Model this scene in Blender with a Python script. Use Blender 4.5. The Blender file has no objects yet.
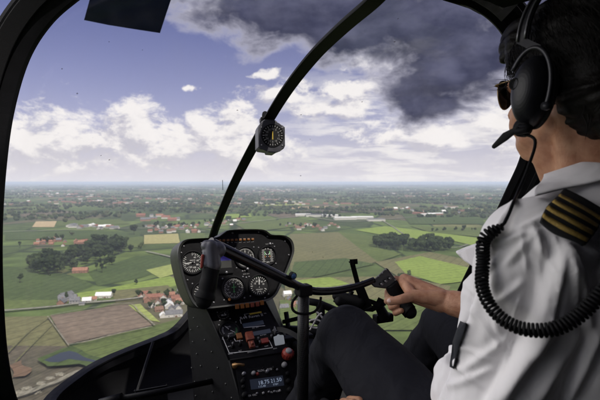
import bpy, bmesh, math, random
import numpy as np
from mathutils import Vector, Matrix, Quaternion, noise as mnoise
from mathutils.bvhtree import BVHTree
random.seed(7); np.random.seed(7)
PI = math.pi
SC = bpy.context.scene
COL = SC.collection

# ------------------------------------------------------------------ camera
H = 130.0                      # camera height over the ground
FPX = 467.0                    # focal length in photo pixels (600 wide)
PITCH = math.atan(18.0 / FPX)
CAM = Vector((0, 0, H))
cd = bpy.data.cameras.new('camera'); cam = bpy.data.objects.new('camera', cd); COL.objects.link(cam)
cd.sensor_width = 36; cd.lens = 36 * FPX / 600; cd.clip_start = 0.02; cd.clip_end = 200000
cam.location = CAM; cam.rotation_euler = (PI / 2 - PITCH, 0, 0)
cd.dof.use_dof = True; cd.dof.focus_distance = 1.25; cd.dof.aperture_fstop = 9.0
SC.camera = cam
cF = Vector((0, math.cos(PITCH), -math.sin(PITCH))); cU = Vector((0, math.sin(PITCH), math.cos(PITCH)))

def ray(u, v):
    return Vector((1, 0, 0)) * ((u - 300) / FPX) + cU * ((200 - v) / FPX) + cF
def P(u, v, d):
    r = ray(u, v); return CAM + r * (d / r.y)
def G(u, v, z=0.0):
    r = ray(u, v); return CAM + r * ((z - H) / r.z)
PSI = math.radians(25)
AR = Vector((math.cos(PSI), math.sin(PSI), 0)); AF = Vector((-math.sin(PSI), math.cos(PSI), 0)); AZ = Vector((0, 0, 1))
def A(r, f, z): return CAM + AR * r + AF * f + AZ * z
def Pr(u, v, rr):              # point of the ray that lies at aircraft offset rr
    q = ray(u, v); return CAM + q * (rr / q.dot(AR))
def onplane(u, v, o, n):
    q = ray(u, v); return CAM + q * ((o - CAM).dot(n) / q.dot(n))

# ------------------------------------------------------------------ materials
def nd(nt, t, **kw):
    n = nt.nodes.new(t)
    for k, v in kw.items(): setattr(n, k, v)
    return n
def mat(name, col, rough=.5, metal=0, var=0, vscale=30, bump=0, bscale=200, spec=.5, col2=None, bdist=.002, sheen=0, det=3, emit=None):
    m = bpy.data.materials.new(name); m.use_nodes = True; nt = m.node_tree
    b = nt.nodes['Principled BSDF']
    b.inputs['Base Color'].default_value = (*col, 1); b.inputs['Roughness'].default_value = rough
    b.inputs['Metallic'].default_value = metal; b.inputs['Specular IOR Level'].default_value = spec
    if sheen: b.inputs['Sheen Weight'].default_value = sheen
    if emit:
        b.inputs['Emission Color'].default_value = (*emit[0], 1); b.inputs['Emission Strength'].default_value = emit[1]
    if var or bump or col2:
        tc = nd(nt, 'ShaderNodeTexCoord')
    if var or col2:
        n = nd(nt, 'ShaderNodeTexNoise'); n.inputs['Scale'].default_value = vscale; n.inputs['Detail'].default_value = det
        nt.links.new(tc.outputs['Object'], n.inputs['Vector'])
        r = nd(nt, 'ShaderNodeValToRGB'); nt.links.new(n.outputs['Fac'], r.inputs['Fac'])
        r.color_ramp.elements[0].position = .32; r.color_ramp.elements[1].position = .68
        c2 = col2 if col2 else tuple(min(1, c * (1 + var)) for c in col)
        c1 = col if col2 else tuple(c * (1 - var) for c in col)
        r.color_ramp.elements[0].color = (*c1, 1); r.color_ramp.elements[1].color = (*c2, 1)
        nt.links.new(r.outputs['Color'], b.inputs['Base Color'])
    if bump:
        n = nd(nt, 'ShaderNodeTexNoise'); n.inputs['Scale'].default_value = bscale; n.inputs['Detail'].default_value = 3
        nt.links.new(tc.outputs['Object'], n.inputs['Vector'])
        bp = nd(nt, 'ShaderNodeBump'); bp.inputs['Strength'].default_value = bump; bp.inputs['Distance'].default_value = bdist
        nt.links.new(n.outputs['Fac'], bp.inputs['Height']); nt.links.new(bp.outputs['Normal'], b.inputs['Normal'])
    return m
M = {}
M['black'] = mat('black_paint', (.005, .005, .006), .5, var=.3, vscale=25, bump=.25, bscale=900, spec=.15)
M['blackgloss'] = mat('black_gloss', (.010, .010, .012), .22, spec=.4)
M['frame'] = mat('frame_black', (.004, .004, .005), .45, var=.4, vscale=14, bump=.2, bscale=500, spec=.12)
M['panel'] = mat('panel_crackle', (.006, .006, .007), .5, var=.3, vscale=60, bump=.3, bscale=1300, spec=.1)
M['hood'] = mat('panel_hood', (.020, .021, .019), .42, var=.25, vscale=18, bump=.2, bscale=700)
M['rubber'] = mat('rubber', (.005, .005, .006), .6, spec=.15, bump=.3, bscale=900)
M['grey'] = mat('grey_metal', (.2, .2, .21), .38, metal=.7, var=.2, vscale=80)
M['placard'] = mat('placard_grey', (.16, .16, .165), .5, var=.35, vscale=22, bump=.2)
M['dial'] = mat('dial_black', (.012, .012, .013), .35)
M['white'] = mat('marking_white', (.6, .6, .58), .5)
M['dim'] = mat('marking_grey', (.3, .3, .3), .5)
M['green'] = mat('marking_green', (.10, .36, .12), .5)
M['yellow'] = mat('marking_yellow', (.7, .5, .06), .5)
M['orange'] = mat('lamp_orange', (.24, .085, .014), .4)
M['red'] = mat('red_paint', (.26, .03, .018), .45, var=.25)
M['brownred'] = mat('guard_brown', (.20, .045, .022), .45, var=.3, vscale=90)
M['brass'] = mat('brass', (.35, .2, .08), .4, metal=.6)
M['screen'] = mat('display', (.02, .024, .03), .3, emit=((.2, .28, .5), .03))
M['screenblue'] = mat('horizon_display', (.02, .02, .10), .25, emit=((.08, .06, .5), .12))
M['digits'] = mat('digits', (.4, .5, .6), .4, emit=((.5, .6, .8), .25))
M['tag'] = mat('tag_white', (.62, .68, .68), .5, var=.06)
M['lanblack'] = mat('lanyard_black', (.02, .02, .02), .8)
M['lanyellow'] = mat('lanyard_yellow', (.45, .38, .06), .8)
M['hair'] = None
M['glasslens'] = mat('lens_dark', (.012, .011, .009), .12, spec=.3)
M['gold'] = mat('gold_braid', (.46, .31, .075), .55, var=.25, vscale=500, bump=.6, bscale=1800)
M['goldframe'] = mat('gold_frame', (.30, .20, .08), .35, metal=.8)
M['epau'] = mat('epaulette_black', (.008, .008, .01), .85, bump=.5, bscale=1500)
M['belt'] = mat('belt_webbing', (.012, .014, .02), .8, bump=.5, bscale=1200)
M['seat'] = mat('seat_leather', (.012, .012, .012), .55, bump=.3, bscale=300)
M['floor'] = mat('floor_carpet', (.010, .010, .011), .9, bump=.6, bscale=600)
M['cablewhite'] = mat('cable_white', (.6, .58, .54), .5)
M['blade'] = mat('blade_grey', (.006, .010, .075), .8, var=.15, vscale=3, spec=.02)
M['headset'] = mat('headset_shell', (.008, .008, .011), .45, var=.2, vscale=40, spec=.35)
M['foam'] = mat('foam', (.01, .01, .01), .95, bump=.8, bscale=700)
M['btnblue'] = mat('button_blue', (.05, .12, .28), .25)

def fabric(name, col, scale, strength, dist, rough=.85, wr=.0, sheen=.0):
    m = bpy.data.materials.new(name); m.use_nodes = True; nt = m.node_tree; b = nt.nodes['Principled BSDF']
    b.inputs['Base Color'].default_value = (*col, 1); b.inputs['Roughness'].default_value = rough
    b.inputs['Specular IOR Level'].default_value = .25
    if sheen: b.inputs['Sheen Weight'].default_value = sheen
    tc = nd(nt, 'ShaderNodeTexCoord')
    n1 = nd(nt, 'ShaderNodeTexNoise'); n1.inputs['Scale'].default_value = scale; n1.inputs['Detail'].default_value = 4
    n2 = nd(nt, 'ShaderNodeTexNoise'); n2.inputs['Scale'].default_value = 13; n2.inputs['Detail'].default_value = 3; n2.inputs['Distortion'].default_value = 1.2
    mp = nd(nt, 'ShaderNodeMapping'); mp.inputs['Rotation'].default_value = (.4, .7, .3); mp.inputs['Scale'].default_value = (1, 1, .45)
    nt.links.new(tc.outputs['Object'], mp.inputs['Vector']); nt.links.new(mp.outputs[0], n2.inputs['Vector'])
    nt.links.new(tc.outputs['Object'], n1.inputs['Vector'])
    b1 = nd(nt, 'ShaderNodeBump'); b1.inputs['Strength'].default_value = strength; b1.inputs['Distance'].default_value = dist
    b2 = nd(nt, 'ShaderNodeBump'); b2.inputs['Strength'].default_value = wr; b2.inputs['Distance'].default_value = .02
    nt.links.new(n1.outputs['Fac'], b1.inputs['Height']); nt.links.new(n2.outputs['Fac'], b2.inputs['Height'])
    nt.links.new(b2.outputs['Normal'], b1.inputs['Normal']); nt.links.new(b1.outputs['Normal'], b.inputs['Normal'])
    return m
M['shirt'] = fabric('shirt_cotton', (.84, .82, .83), 1500, .3, .0006, .8, .22)
M['trouser'] = fabric('trouser_navy', (.006, .0065, .011), 1200, .5, .001, .85, .5, .0)
def skinmat():
    m = mat('skin', (.40, .205, .13), .5, bump=.55, bscale=330, bdist=.0016)
    b = m.node_tree.nodes['Principled BSDF']
    nt = m.node_tree; tc = nd(nt, 'ShaderNodeTexCoord'); n = nd(nt, 'ShaderNodeTexNoise'); n.inputs['Scale'].default_value = 45; n.inputs['Detail'].default_value = 4
    r = nd(nt, 'ShaderNodeValToRGB'); r.color_ramp.elements[0].color = (.38, .175, .10, 1); r.color_ramp.elements[1].color = (.52, .285, .175, 1)
    r.color_ramp.elements[0].position = .35; r.color_ramp.elements[1].position = .65
    nt.links.new(tc.outputs['Object'], n.inputs['Vector']); nt.links.new(n.outputs['Fac'], r.inputs['Fac']); nt.links.new(r.outputs['Color'], b.inputs['Base Color'])
    b.inputs['Subsurface Weight'].default_value = .12; b.inputs['Subsurface Radius'].default_value = (.01, .004, .002); b.inputs['Subsurface Scale'].default_value = .5
    return m
M['skin'] = skinmat()
def hairmat():
    m = mat('hair_dark', (.005, .004, .0035), .5, spec=.15); nt = m.node_tree; b = nt.nodes['Principled BSDF']
    tc = nd(nt, 'ShaderNodeTexCoord'); mp = nd(nt, 'ShaderNodeMapping'); mp.inputs['Rotation'].default_value = (0, .5, PSI); mp.inputs['Scale'].default_value = (1.0, .13, .5)
    n = nd(nt, 'ShaderNodeTexNoise'); n.inputs['Scale'].default_value = 330; n.inputs['Detail'].default_value = 3; n.inputs['Distortion'].default_value = .6
    nt.links.new(tc.outputs['Object'], mp.inputs[0]); nt.links.new(mp.outputs[0], n.inputs['Vector'])
    bp = nd(nt, 'ShaderNodeBump'); bp.inputs['Strength'].default_value = .4; bp.inputs['Distance'].default_value = .003
    nt.links.new(n.outputs['Fac'], bp.inputs['Height']); nt.links.new(bp.outputs['Normal'], b.inputs['Normal']); return m
M['hair'] = hairmat()
M['nail'] = mat('nail', (.62, .42, .36), .3)

def glassmat(specks=True):
    m = bpy.data.materials.new('windshield_acrylic'); m.use_nodes = True; nt = m.node_tree; nt.nodes.clear()
    out = nd(nt, 'ShaderNodeOutputMaterial'); tr = nd(nt, 'ShaderNodeBsdfTransparent'); tr.inputs['Color'].default_value = (.965, .97, .98, 1)
    gl = nd(nt, 'ShaderNodeBsdfGlossy'); gl.inputs['Roughness'].default_value = .06
    lw_ = nd(nt, 'ShaderNodeLayerWeight'); lw_.inputs[0].default_value = .25
    fr = nd(nt, 'ShaderNodeMapRange'); nt.links.new(lw_.outputs['Facing'], fr.inputs[0]); fr.inputs[3].default_value = .012; fr.inputs[4].default_value = .10
    mx = nd(nt, 'ShaderNodeMixShader'); nt.links.new(fr.outputs[0], mx.inputs[0]); nt.links.new(tr.outputs[0], mx.inputs[1]); nt.links.new(gl.outputs[0], mx.inputs[2])
    tc = nd(nt, 'ShaderNodeTexCoord'); vo = nd(nt, 'ShaderNodeTexVoronoi'); vo.inputs['Scale'].default_value = 22
    nt.links.new(tc.outputs['Object'], vo.inputs['Vector'])
    sep = nd(nt, 'ShaderNodeSeparateColor'); nt.links.new(vo.outputs['Color'], sep.inputs[0])
    th = nd(nt, 'ShaderNodeMath', operation='MULTIPLY'); nt.links.new(sep.outputs[0], th.inputs[0]); th.inputs[1].default_value = .062
    lt = nd(nt, 'ShaderNodeMath', operation='LESS_THAN'); nt.links.new(vo.outputs['Distance'], lt.inputs[0]); nt.links.new(th.outputs[0], lt.inputs[1])
    g2 = nd(nt, 'ShaderNodeMath', operation='GREATER_THAN'); nt.links.new(sep.outputs[1], g2.inputs[0]); g2.inputs[1].default_value = .40
    mu = nd(nt, 'ShaderNodeMath', operation='MULTIPLY'); nt.links.new(lt.outputs[0], mu.inputs[0]); nt.links.new(g2.outputs[0], mu.inputs[1])
    m2 = nd(nt, 'ShaderNodeMath', operation='MULTIPLY'); nt.links.new(mu.outputs[0], m2.inputs[0]); m2.inputs[1].default_value = .55
    df = nd(nt, 'ShaderNodeBsdfDiffuse'); df.inputs['Color'].default_value = (.05, .045, .04, 1)
    mz = nd(nt, 'ShaderNodeMixShader'); nt.links.new(m2.outputs[0], mz.inputs[0]); nt.links.new(mx.outputs[0], mz.inputs[1]); nt.links.new(df.outputs[0], mz.inputs[2])
    # thin film of dust, faint smears
    n = nd(nt, 'ShaderNodeTexNoise'); n.inputs['Scale'].default_value = 3.5; n.inputs['Detail'].default_value = 5
    mp = nd(nt, 'ShaderNodeMapping'); mp.inputs['Scale'].default_value = (3, 3, .5); nt.links.new(tc.outputs['Object'], mp.inputs[0]); nt.links.new(mp.outputs[0], n.inputs['Vector'])
    mr = nd(nt, 'ShaderNodeMapRange'); mr.inputs[1].default_value = .45; mr.inputs[2].default_value = .8; mr.inputs[3].default_value = .012; mr.inputs[4].default_value = .07
    nt.links.new(n.outputs['Fac'], mr.inputs[0])
    du = nd(nt, 'ShaderNodeBsdfTranslucent'); du.inputs['Color'].default_value = (.28, .28, .29, 1)
    md = nd(nt, 'ShaderNodeMixShader'); nt.links.new(mr.outputs[0], md.inputs[0]); nt.links.new(mz.outputs[0], md.inputs[1]); nt.links.new(du.outputs[0], md.inputs[2])
    nt.links.new(md.outputs[0], out.inputs['Surface'])
    return m
M['glass'] = glassmat()

# ------------------------------------------------------------------ mesh builder
class MB:
    def __init__(s): s.v = []; s.f = []; s.mi = []; s.sm = []
    def add(s, vs, fs, mi=0, smooth=False):
        o = len(s.v); s.v += [tuple(x) for x in vs]
        for f in fs: s.f.append(tuple(o + i for i in f)); s.mi.append(mi); s.sm.append(smooth)
    def box(s, c, X, Y, Z, mi=0, bev=0.0):       # X,Y,Z half vectors
        c = Vector(c)
        if bev > 0:
            bm = bmesh.new(); bmesh.ops.create_cube(bm, size=2)
            for v in bm.verts: v.co = c + X * v.co.x + Y * v.co.y + Z * v.co.z
            bmesh.ops.bevel(bm, geom=bm.edges[:], offset=bev, segments=2, affect='EDGES', profile=.6)
            bmesh.ops.recalc_face_normals(bm, faces=bm.faces[:])
            s.addbm(bm, mi, False); return
        vs = [c + X * a + Y * b + Z * d for a in (-1, 1) for b in (-1, 1) for d in (-1, 1)]
        s.add(vs, [(0, 1, 3, 2), (4, 6, 7, 5), (0, 4, 5, 1), (2, 3, 7, 6), (0, 2, 6, 4), (1, 5, 7, 3)], mi)
    def addbm(s, bm, mi=0, smooth=False):
        bm.verts.index_update()
        s.add([v.co.copy() for v in bm.verts], [[v.index for v in f.verts] for f in bm.faces], mi, smooth); bm.free()
    def prism(s, pts, ext, mi=0, mi2=None, bev=0):
        n = len(pts); pts = [Vector(p) for p in pts]; q = [p + ext for p in pts]
        if bev > 0:
            bm = bmesh.new(); a = [bm.verts.new(p) for p in pts]; b = [bm.verts.new(p) for p in q]
            f0 = bm.faces.new(a); bm.faces.new(b[::-1])
            for i in range(n): bm.faces.new((a[i], b[i], b[(i + 1) % n], a[(i + 1) % n]))
            bmesh.ops.bevel(bm, geom=[e for e in bm.edges if f0 in e.link_faces], offset=bev, segments=3, affect='EDGES', profile=.5)
            bmesh.ops.recalc_face_normals(bm, faces=bm.faces[:]); s.addbm(bm, mi); return
        s.add(pts + q, [tuple(range(n))], mi)
        o = len(s.v) - 2 * n
        m2 = mi if mi2 is None else mi2
        s.f.append(tuple(o + n + i for i in range(n))[::-1]); s.mi.append(m2); s.sm.append(False)
        for i in range(n):
            j = (i + 1) % n; s.f.append((o + i, o + n + i, o + n + j, o + j)); s.mi.append(m2); s.sm.append(False)
    def tube(s, pts, rad, n=12, mi=0, caps=True, up=None, flat=1.0):
        pts = [Vector(p) for p in pts]; k = len(pts)
        rad = [rad] * k if not hasattr(rad, '__len__') else rad
        T = []
        for i in range(k): T.append((pts[min(i + 1, k - 1)] - pts[max(i - 1, 0)]).normalized())
        u = Vector(up) if up is not None else (Vector((0, 0, 1)) if abs(T[0].z) < .9 else Vector((1, 0, 0)))
        vs = []
        for i in range(k):
            a = (u - T[i] * u.dot(T[i])).normalized(); u = a; b = T[i].cross(a)
            for j in range(n):
                t = 2 * PI * j / n; vs.append(pts[i] + (a * math.cos(t) + b * math.sin(t) * flat) * rad[i])
        fs = [(i * n + j, i * n + (j + 1) % n, (i + 1) * n + (j + 1) % n, (i + 1) * n + j) for i in range(k - 1) for j in range(n)]
        s.add(vs, fs, mi, True)
        if caps:
            o = len(s.v) - k * n
            s.f.append(tuple(o + j for j in range(n))[::-1]); s.mi.append(mi); s.sm.append(False)
            s.f.append(tuple(o + (k - 1) * n + j for j in range(n))); s.mi.append(mi); s.sm.append(False)
    def sweep(s, pts, prof, W, Nn, mi=0, smooth=False):   # prof list of (a,b); W,Nn lists of unit vectors per point
        n = len(prof); k = len(pts); vs = []
        for i in range(k):
            for a, b in prof: vs.append(Vector(pts[i]) + W[i] * a + Nn[i] * b)
        fs = [(i * n + j, i * n + (j + 1) % n, (i + 1) * n + (j + 1) % n, (i + 1) * n + j) for i in range(k - 1) for j in range(n)]
        fs += [tuple(range(n))[::-1], tuple((k - 1) * n + j for j in range(n))]
        s.add(vs, fs, mi, smooth)
    def ell(s, c, X, Y, Z, nu=20, nv=12, mi=0):
        vs = [Vector(c) + Z]; 
        for i in range(1, nv):
            t = PI * i / nv
            for j in range(nu):
                p = 2 * PI * j / nu; vs.append(Vector(c) + (X * math.cos(p) + Y * math.sin(p)) * math.sin(t) + Z * math.cos(t))
        vs.append(Vector(c) - Z); fs = []
        for j in range(nu): fs.append((0, 1 + j, 1 + (j + 1) % nu)); fs.append((len(vs) - 1, 1 + (nv - 2) * nu + (j + 1) % nu, 1 + (nv - 2) * nu + j))
        for i in range(nv - 2):
            for j in range(nu): fs.append((1 + i * nu + j, 1 + (i + 1) * nu + j, 1 + (i + 1) * nu + (j + 1) % nu, 1 + i * nu + (j + 1) % nu))
        s.add(vs, fs, mi, True)
    def cap(s, a, b, ra, rb, n=16, mi=0):        # tapered capsule with round ends
        a = Vector(a); b = Vector(b); d = (b - a); L = d.length; d.normalize()
        pts = []; rs = []
        for i in range(7):
            t = PI / 2 * (1 - i / 6); pts.append(a - d * ra * math.sin(t)); rs.append(max(1e-4, ra * math.cos(t)))
        for i in range(7):
            t = PI / 2 * i / 6; pts.append(b + d * rb * math.sin(t)); rs.append(max(1e-4, rb * math.cos(t)))
        u = Vector((0, 0, 1)) if abs(d.z) < .9 else Vector((1, 0, 0))
        s.tube(pts, rs, n, mi, True, up=u)
    def disc(s, c, X, Y, N, r0, r1, n=32, mi=0, z=0.0, smooth=False):   # annulus
        c = Vector(c) + N * z; vs = []
        for j in range(n):
            t = 2 * PI * j / n; d = X * math.cos(t) + Y * math.sin(t); vs += [c + d * r0, c + d * r1]
        s.add(vs, [(2 * j, 2 * j + 1, (2 * j + 3) % (2 * n), (2 * j + 2) % (2 * n)) for j in range(n)], mi, smooth)
    def lathe(s, c, X, Y, N, prof, n=32, mi=0, smooth=True):           # prof of (radius, height)
        k = len(prof); vs = []
        for r, h in prof:
            for j in range(n):
                t = 2 * PI * j / n; vs.append(Vector(c) + (X * math.cos(t) + Y * math.sin(t)) * max(r, 1e-5) + N * h)
        s.add(vs, [(i * n + j, i * n + (j + 1) % n, (i + 1) * n + (j + 1) % n, (i + 1) * n + j) for i in range(k - 1) for j in range(n)], mi, smooth)
    def mesh(s, name):
        me = bpy.data.meshes.new(name); me.from_pydata([tuple(x) for x in s.v], [], s.f); me.update()
        me.polygons.foreach_set('material_index', s.mi); me.polygons.foreach_set('use_smooth', s.sm); return me
    def build(s, name, mats, parent=None, tagv=None, origin=None):
        me = s.mesh(name)
        for m in (mats if isinstance(mats, (list, tuple)) else [mats]): me.materials.append(m)
        return link(name, me, parent, origin)
def link(name, me, parent=None, origin=None):
    o = bpy.data.objects.new(name, me); COL.objects.link(o)
    if origin is None and parent is not None: origin = wl(parent)
    if origin is not None:
        me.transform(Matrix.Translation(-Vector(origin)))
    if parent is not None:
        o.parent = parent
        if origin is not None: o.location = Vector(origin) - wl(parent)
    elif origin is not None: o.location = origin
    return o
WL = {}
def wl(o):
    p = Vector(o.location)
    while o.parent: o = o.parent; p = p + Vector(o.location)
    return p
def empty(name, loc, label, cat, group=None):
    o = bpy.data.objects.new(name, None); COL.objects.link(o); o.location = loc; o.empty_display_size = .1
    return tag(o, label, cat, group)
def tag(o, label=None, cat=None, group=None, kind=None):
    if label: o['label'] = label
    if cat: o['category'] = cat
    if group: o['group'] = group
    if kind: o['kind'] = kind
    return o
def evalmesh(me, mods, name='tmp'):
    o = bpy.data.objects.new(name, me); COL.objects.link(o)
    for t, kw in mods:
        m = o.modifiers.new(t, t)
        for k, v in kw.items(): setattr(m, k, v)
    dg = bpy.context.evaluated_depsgraph_get(); dg.update()
    r = bpy.data.meshes.new_from_object(o.evaluated_get(dg)); bpy.data.objects.remove(o); return r
def blend(mb, vox, it=8, fac=.5):
    me = mb.mesh('b'); return evalmesh(me, [('REMESH', dict(mode='VOXEL', voxel_size=vox, use_smooth_shade=True)), ('SMOOTH', dict(iterations=it, factor=fac))])
def text_into(mb, s, o, X, Y, size, mi=0, center=True):
    c = bpy.data.curves.new('t', 'FONT'); c.body = s; c.size = size; c.resolution_u = 2
    if center: c.align_x = 'CENTER'; c.align_y = 'CENTER'
    ob = bpy.data.objects.new('t', c); COL.objects.link(ob)
    dg = bpy.context.evaluated_depsgraph_get(); dg.update()
    me = bpy.data.meshes.new_from_object(ob.evaluated_get(dg)); bpy.data.objects.remove(ob)
    mb.add([Vector(o) + X * v.co.x + Y * v.co.y for v in me.vertices], [list(p.vertices) for p in me.polygons], mi)
def spline(pts, n):          # Catmull-Rom through points
    pts = [Vector(p) for p in pts]; out = []; k = len(pts)
    for i in range(k - 1):
        p0 = pts[max(i - 1, 0)]; p1 = pts[i]; p2 = pts[i + 1]; p3 = pts[min(i + 2, k - 1)]
        for j in range(n):
            t = j / n
            out.append(.5 * ((2 * p1) + (p2 - p0) * t + (2 * p0 - 5 * p1 + 4 * p2 - p3) * t * t + (3 * p1 - p0 - 3 * p2 + p3) * t ** 3))
    out.append(pts[-1]); return out
def resample(pts, n):
    L = [0]
    for a, b in zip(pts, pts[1:]): L.append(L[-1] + (b - a).length)
    out = []
    j = 0
    for i in range(n):
        t = L[-1] * i / (n - 1)
        while j < len(L) - 2 and L[j + 1] < t: j += 1
        s = (t - L[j]) / max(1e-9, L[j + 1] - L[j]); out.append(pts[j].lerp(pts[j + 1], min(1, max(0, s))))
    return out

# ------------------------------------------------------------------ world: sky with clouds
SUN_EL, SUN_AZ = 50.0, 142.0       # azimuth clockwise from the camera's forward direction (+Y)
w = bpy.data.worlds.new('World'); SC.world = w; w.use_nodes = True; nt = w.node_tree; nt.nodes.clear()
class E:                           # tiny node expression helper
    def __init__(s, o): s.o = o
def M1(op, a, b=None, c=None, clamp=False):
    n = nd(nt, 'ShaderNodeMath', operation=op); n.use_clamp = clamp
    for i, x in enumerate((a, b, c)):
        if x is None: continue
        if isinstance(x, E): nt.links.new(x.o, n.inputs[i])
        else: n.inputs[i].default_value = x
    return E(n.outputs[0])
add = lambda a, b: M1('ADD', a, b)
mul = lambda a, b: M1('MULTIPLY', a, b)
sub = lambda a, b: M1('SUBTRACT', a, b)
def sstep(x, lo, hi):
    n = nd(nt, 'ShaderNodeMapRange', interpolation_type='SMOOTHSTEP')
    nt.links.new(x.o, n.inputs[0]); n.inputs[1].default_value = lo; n.inputs[2].default_value = hi; return E(n.outputs[0])
def comb(x, y, z=0.0):
    n = nd(nt, 'ShaderNodeCombineXYZ')
    for i, k in enumerate((x, y, z)):
        if isinstance(k, E): nt.links.new(k.o, n.inputs[i])
        else: n.inputs[i].default_value = k
    return E(n.outputs[0])
def noise(vec, scale, det=6, rough=.55, dist=0):
    n = nd(nt, 'ShaderNodeTexNoise'); n.inputs['Scale'].default_value = scale; n.inputs['Detail'].default_value = det
    n.inputs['Roughness'].default_value = rough; n.inputs['Distortion'].default_value = dist
    nt.links.new(vec.o, n.inputs['Vector']); return E(n.outputs['Fac'])
def colmix(f, a, b):
    n = nd(nt, 'ShaderNodeMix', data_type='RGBA'); 
    nt.links.new(f.o, n.inputs[0])
    for i, x in ((6, a), (7, b)):
        if isinstance(x, E): nt.links.new(x.o, n.inputs[i])
        else: n.inputs[i].default_value = (*x, 1)
    return E(n.outputs[2])
tc = nd(nt, 'ShaderNodeTexCoord'); sx = nd(nt, 'ShaderNodeSeparateXYZ'); nt.links.new(tc.outputs['Generated'], sx.inputs[0])
dx, dy, dz = E(sx.outputs[0]), E(sx.outputs[1]), E(sx.outputs[2])
az = M1('ARCTAN2', dx, dy)
el = M1('ARCTAN2', dz, M1('SQRT', add(mul(dx, dx), mul(dy, dy))))
def ae(u, v):
    r = ray(u, v).normalized(); return math.atan2(r.x, r.y), math.asin(r.z)
def blob(pu, pe, u, v, su, sv):    # soft ellipse, 1 at centre, 0 at its rim
    a0, e0 = ae(u, v); x = mul(sub(pu, a0), FPX / su); y = mul(sub(pe, e0), FPX / sv)
    d = M1('SQRT', add(mul(x, x), mul(y, y)))
    return M1('SUBTRACT', 1.0, d)
def field(pu, pe, blobs):
    f = None
    for b in blobs:
        g = blob(pu, pe, *b); f = g if f is None else M1('SMOOTH_MAX', f, g, .25)
    return f
pv = comb(az, el, 0.0)
# domain warp gives the billowing outlines
wn = nd(nt, 'ShaderNodeTexNoise'); wn.inputs['Scale'].default_value = 9; wn.inputs['Detail'].default_value = 5; nt.links.new(pv.o, wn.inputs['Vector'])
ws = nd(nt, 'ShaderNodeSeparateXYZ'); nt.links.new(wn.outputs['Color'], ws.inputs[0])
wu = add(az, mul(sub(E(ws.outputs[0]), .5), .12)); we = add(el, mul(sub(E(ws.outputs[1]), .5), .07))
WHITE = [(20, 140, 60, 34), (75, 138, 60, 36), (130, 128, 38, 34), (165, 142, 70, 26), (205, 128, 28, 22), (232, 135, 34, 34), (250, 150, 60, 24), (198, 92, 7, 5),
         (282, 92, 50, 13), (340, 92, 34, 17), (375, 86, 38, 15), (330, 108, 60, 14), (262, 76, 20, 5), (470, 105, 44, 26), (430, 135, 90, 20), (210, 5, 26, 10), (395, 58, 60, 20), (500, 125, 50, 30)]
DARK = [(300, 2, 125, 46), (345, 30, 70, 34), (430, 15, 90, 46), (442, 72, 60, 44), (424, 104, 40, 23), (475, 60, 50, 48), (540, 30, 80, 60), (400, -60, 260, 70)]
def fbm(du, de, sc, rough=.6, det=8, zz=0.0):
    return noise(comb(add(az, du), mul(add(el, de), 1.7), zz), sc, det, rough, .25)
def whited(du, de):
    f = field(add(wu, du), add(we, de), WHITE)
    return add(add(mul(f, 1.0), mul(sub(fbm(du, de, 13, .66, 10), .5), 2.9)), mul(sub(fbm(du, de, 45, .6, 5, 2.0), .5), .5))
def darkd(du, de):
    f = field(add(wu, du), add(we, de), DARK)
    return add(f, mul(sub(fbm(du, de, 10, .58, 7, 3.3), .5), 1.5))
wd = whited(0, 0); wd2 = whited(.012, .022)
wmask = sstep(wd, .0, .62)
wshade = sstep(sub(wd, wd2), -.42, .34)      # lit where the cloud thins towards the sun
dd = darkd(0, 0); dd2 = darkd(.015, .03)
dmask = sstep(dd, -.12, .22)
dshade = sstep(sub(dd, dd2), -.5, .7)
dcore = sstep(dd, -.05, .50)
# clear sky
sky = nd(nt, 'ShaderNodeTexSky', sky_type='NISHITA'); sky.sun_disc = False
sky.sun_elevation = math.radians(SUN_EL); sky.sun_rotation = math.radians(SUN_AZ); sky.altitude = 130; sky.dust_density = 1.2; sky.air_density = 1.0; sky.ozone_density = 2.5
sm = nd(nt, 'ShaderNodeVectorMath', operation='MULTIPLY'); nt.links.new(sky.outputs[0], sm.inputs[0]); sm.inputs[1].default_value = (.058, .047, .078)
skyc = E(sm.outputs[0])
hz = M1('EXPONENT', mul(M1('MAXIMUM', el, 0.0), -1 / .135))
hz = mul(hz, .95)
skyc = colmix(hz, skyc, (.88, .85, .90))
cw = colmix(wshade, (.56, .54, .62), (1.04, .99, .95))
lowf = M1('EXPONENT', mul(M1('MAXIMUM', el, 0.0), -1 / .055))
cw = colmix(mul(lowf, .85), cw, (.92, .88, .88))
c = colmix(mul(wmask, .93), skyc, cw)
# pale broken layer near the horizon on the right
lay = noise(comb(mul(az, 1.0), mul(el, 5.5), 5.0), 7, 7, .6, .4)
laym = mul(mul(sstep(lay, .42, .62), .8), mul(sstep(az, -.15, .12), M1('SUBTRACT', 1.0, sstep(el, .16, .26))))
c = colmix(laym, c, (.98, .94, .92))
cdk = colmix(dshade, (.038, .041, .082), (.135, .138, .215))
rim = colmix(dcore, (.56, .55, .66), cdk)
c = colmix(mul(dmask, .97), c, rim)
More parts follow.
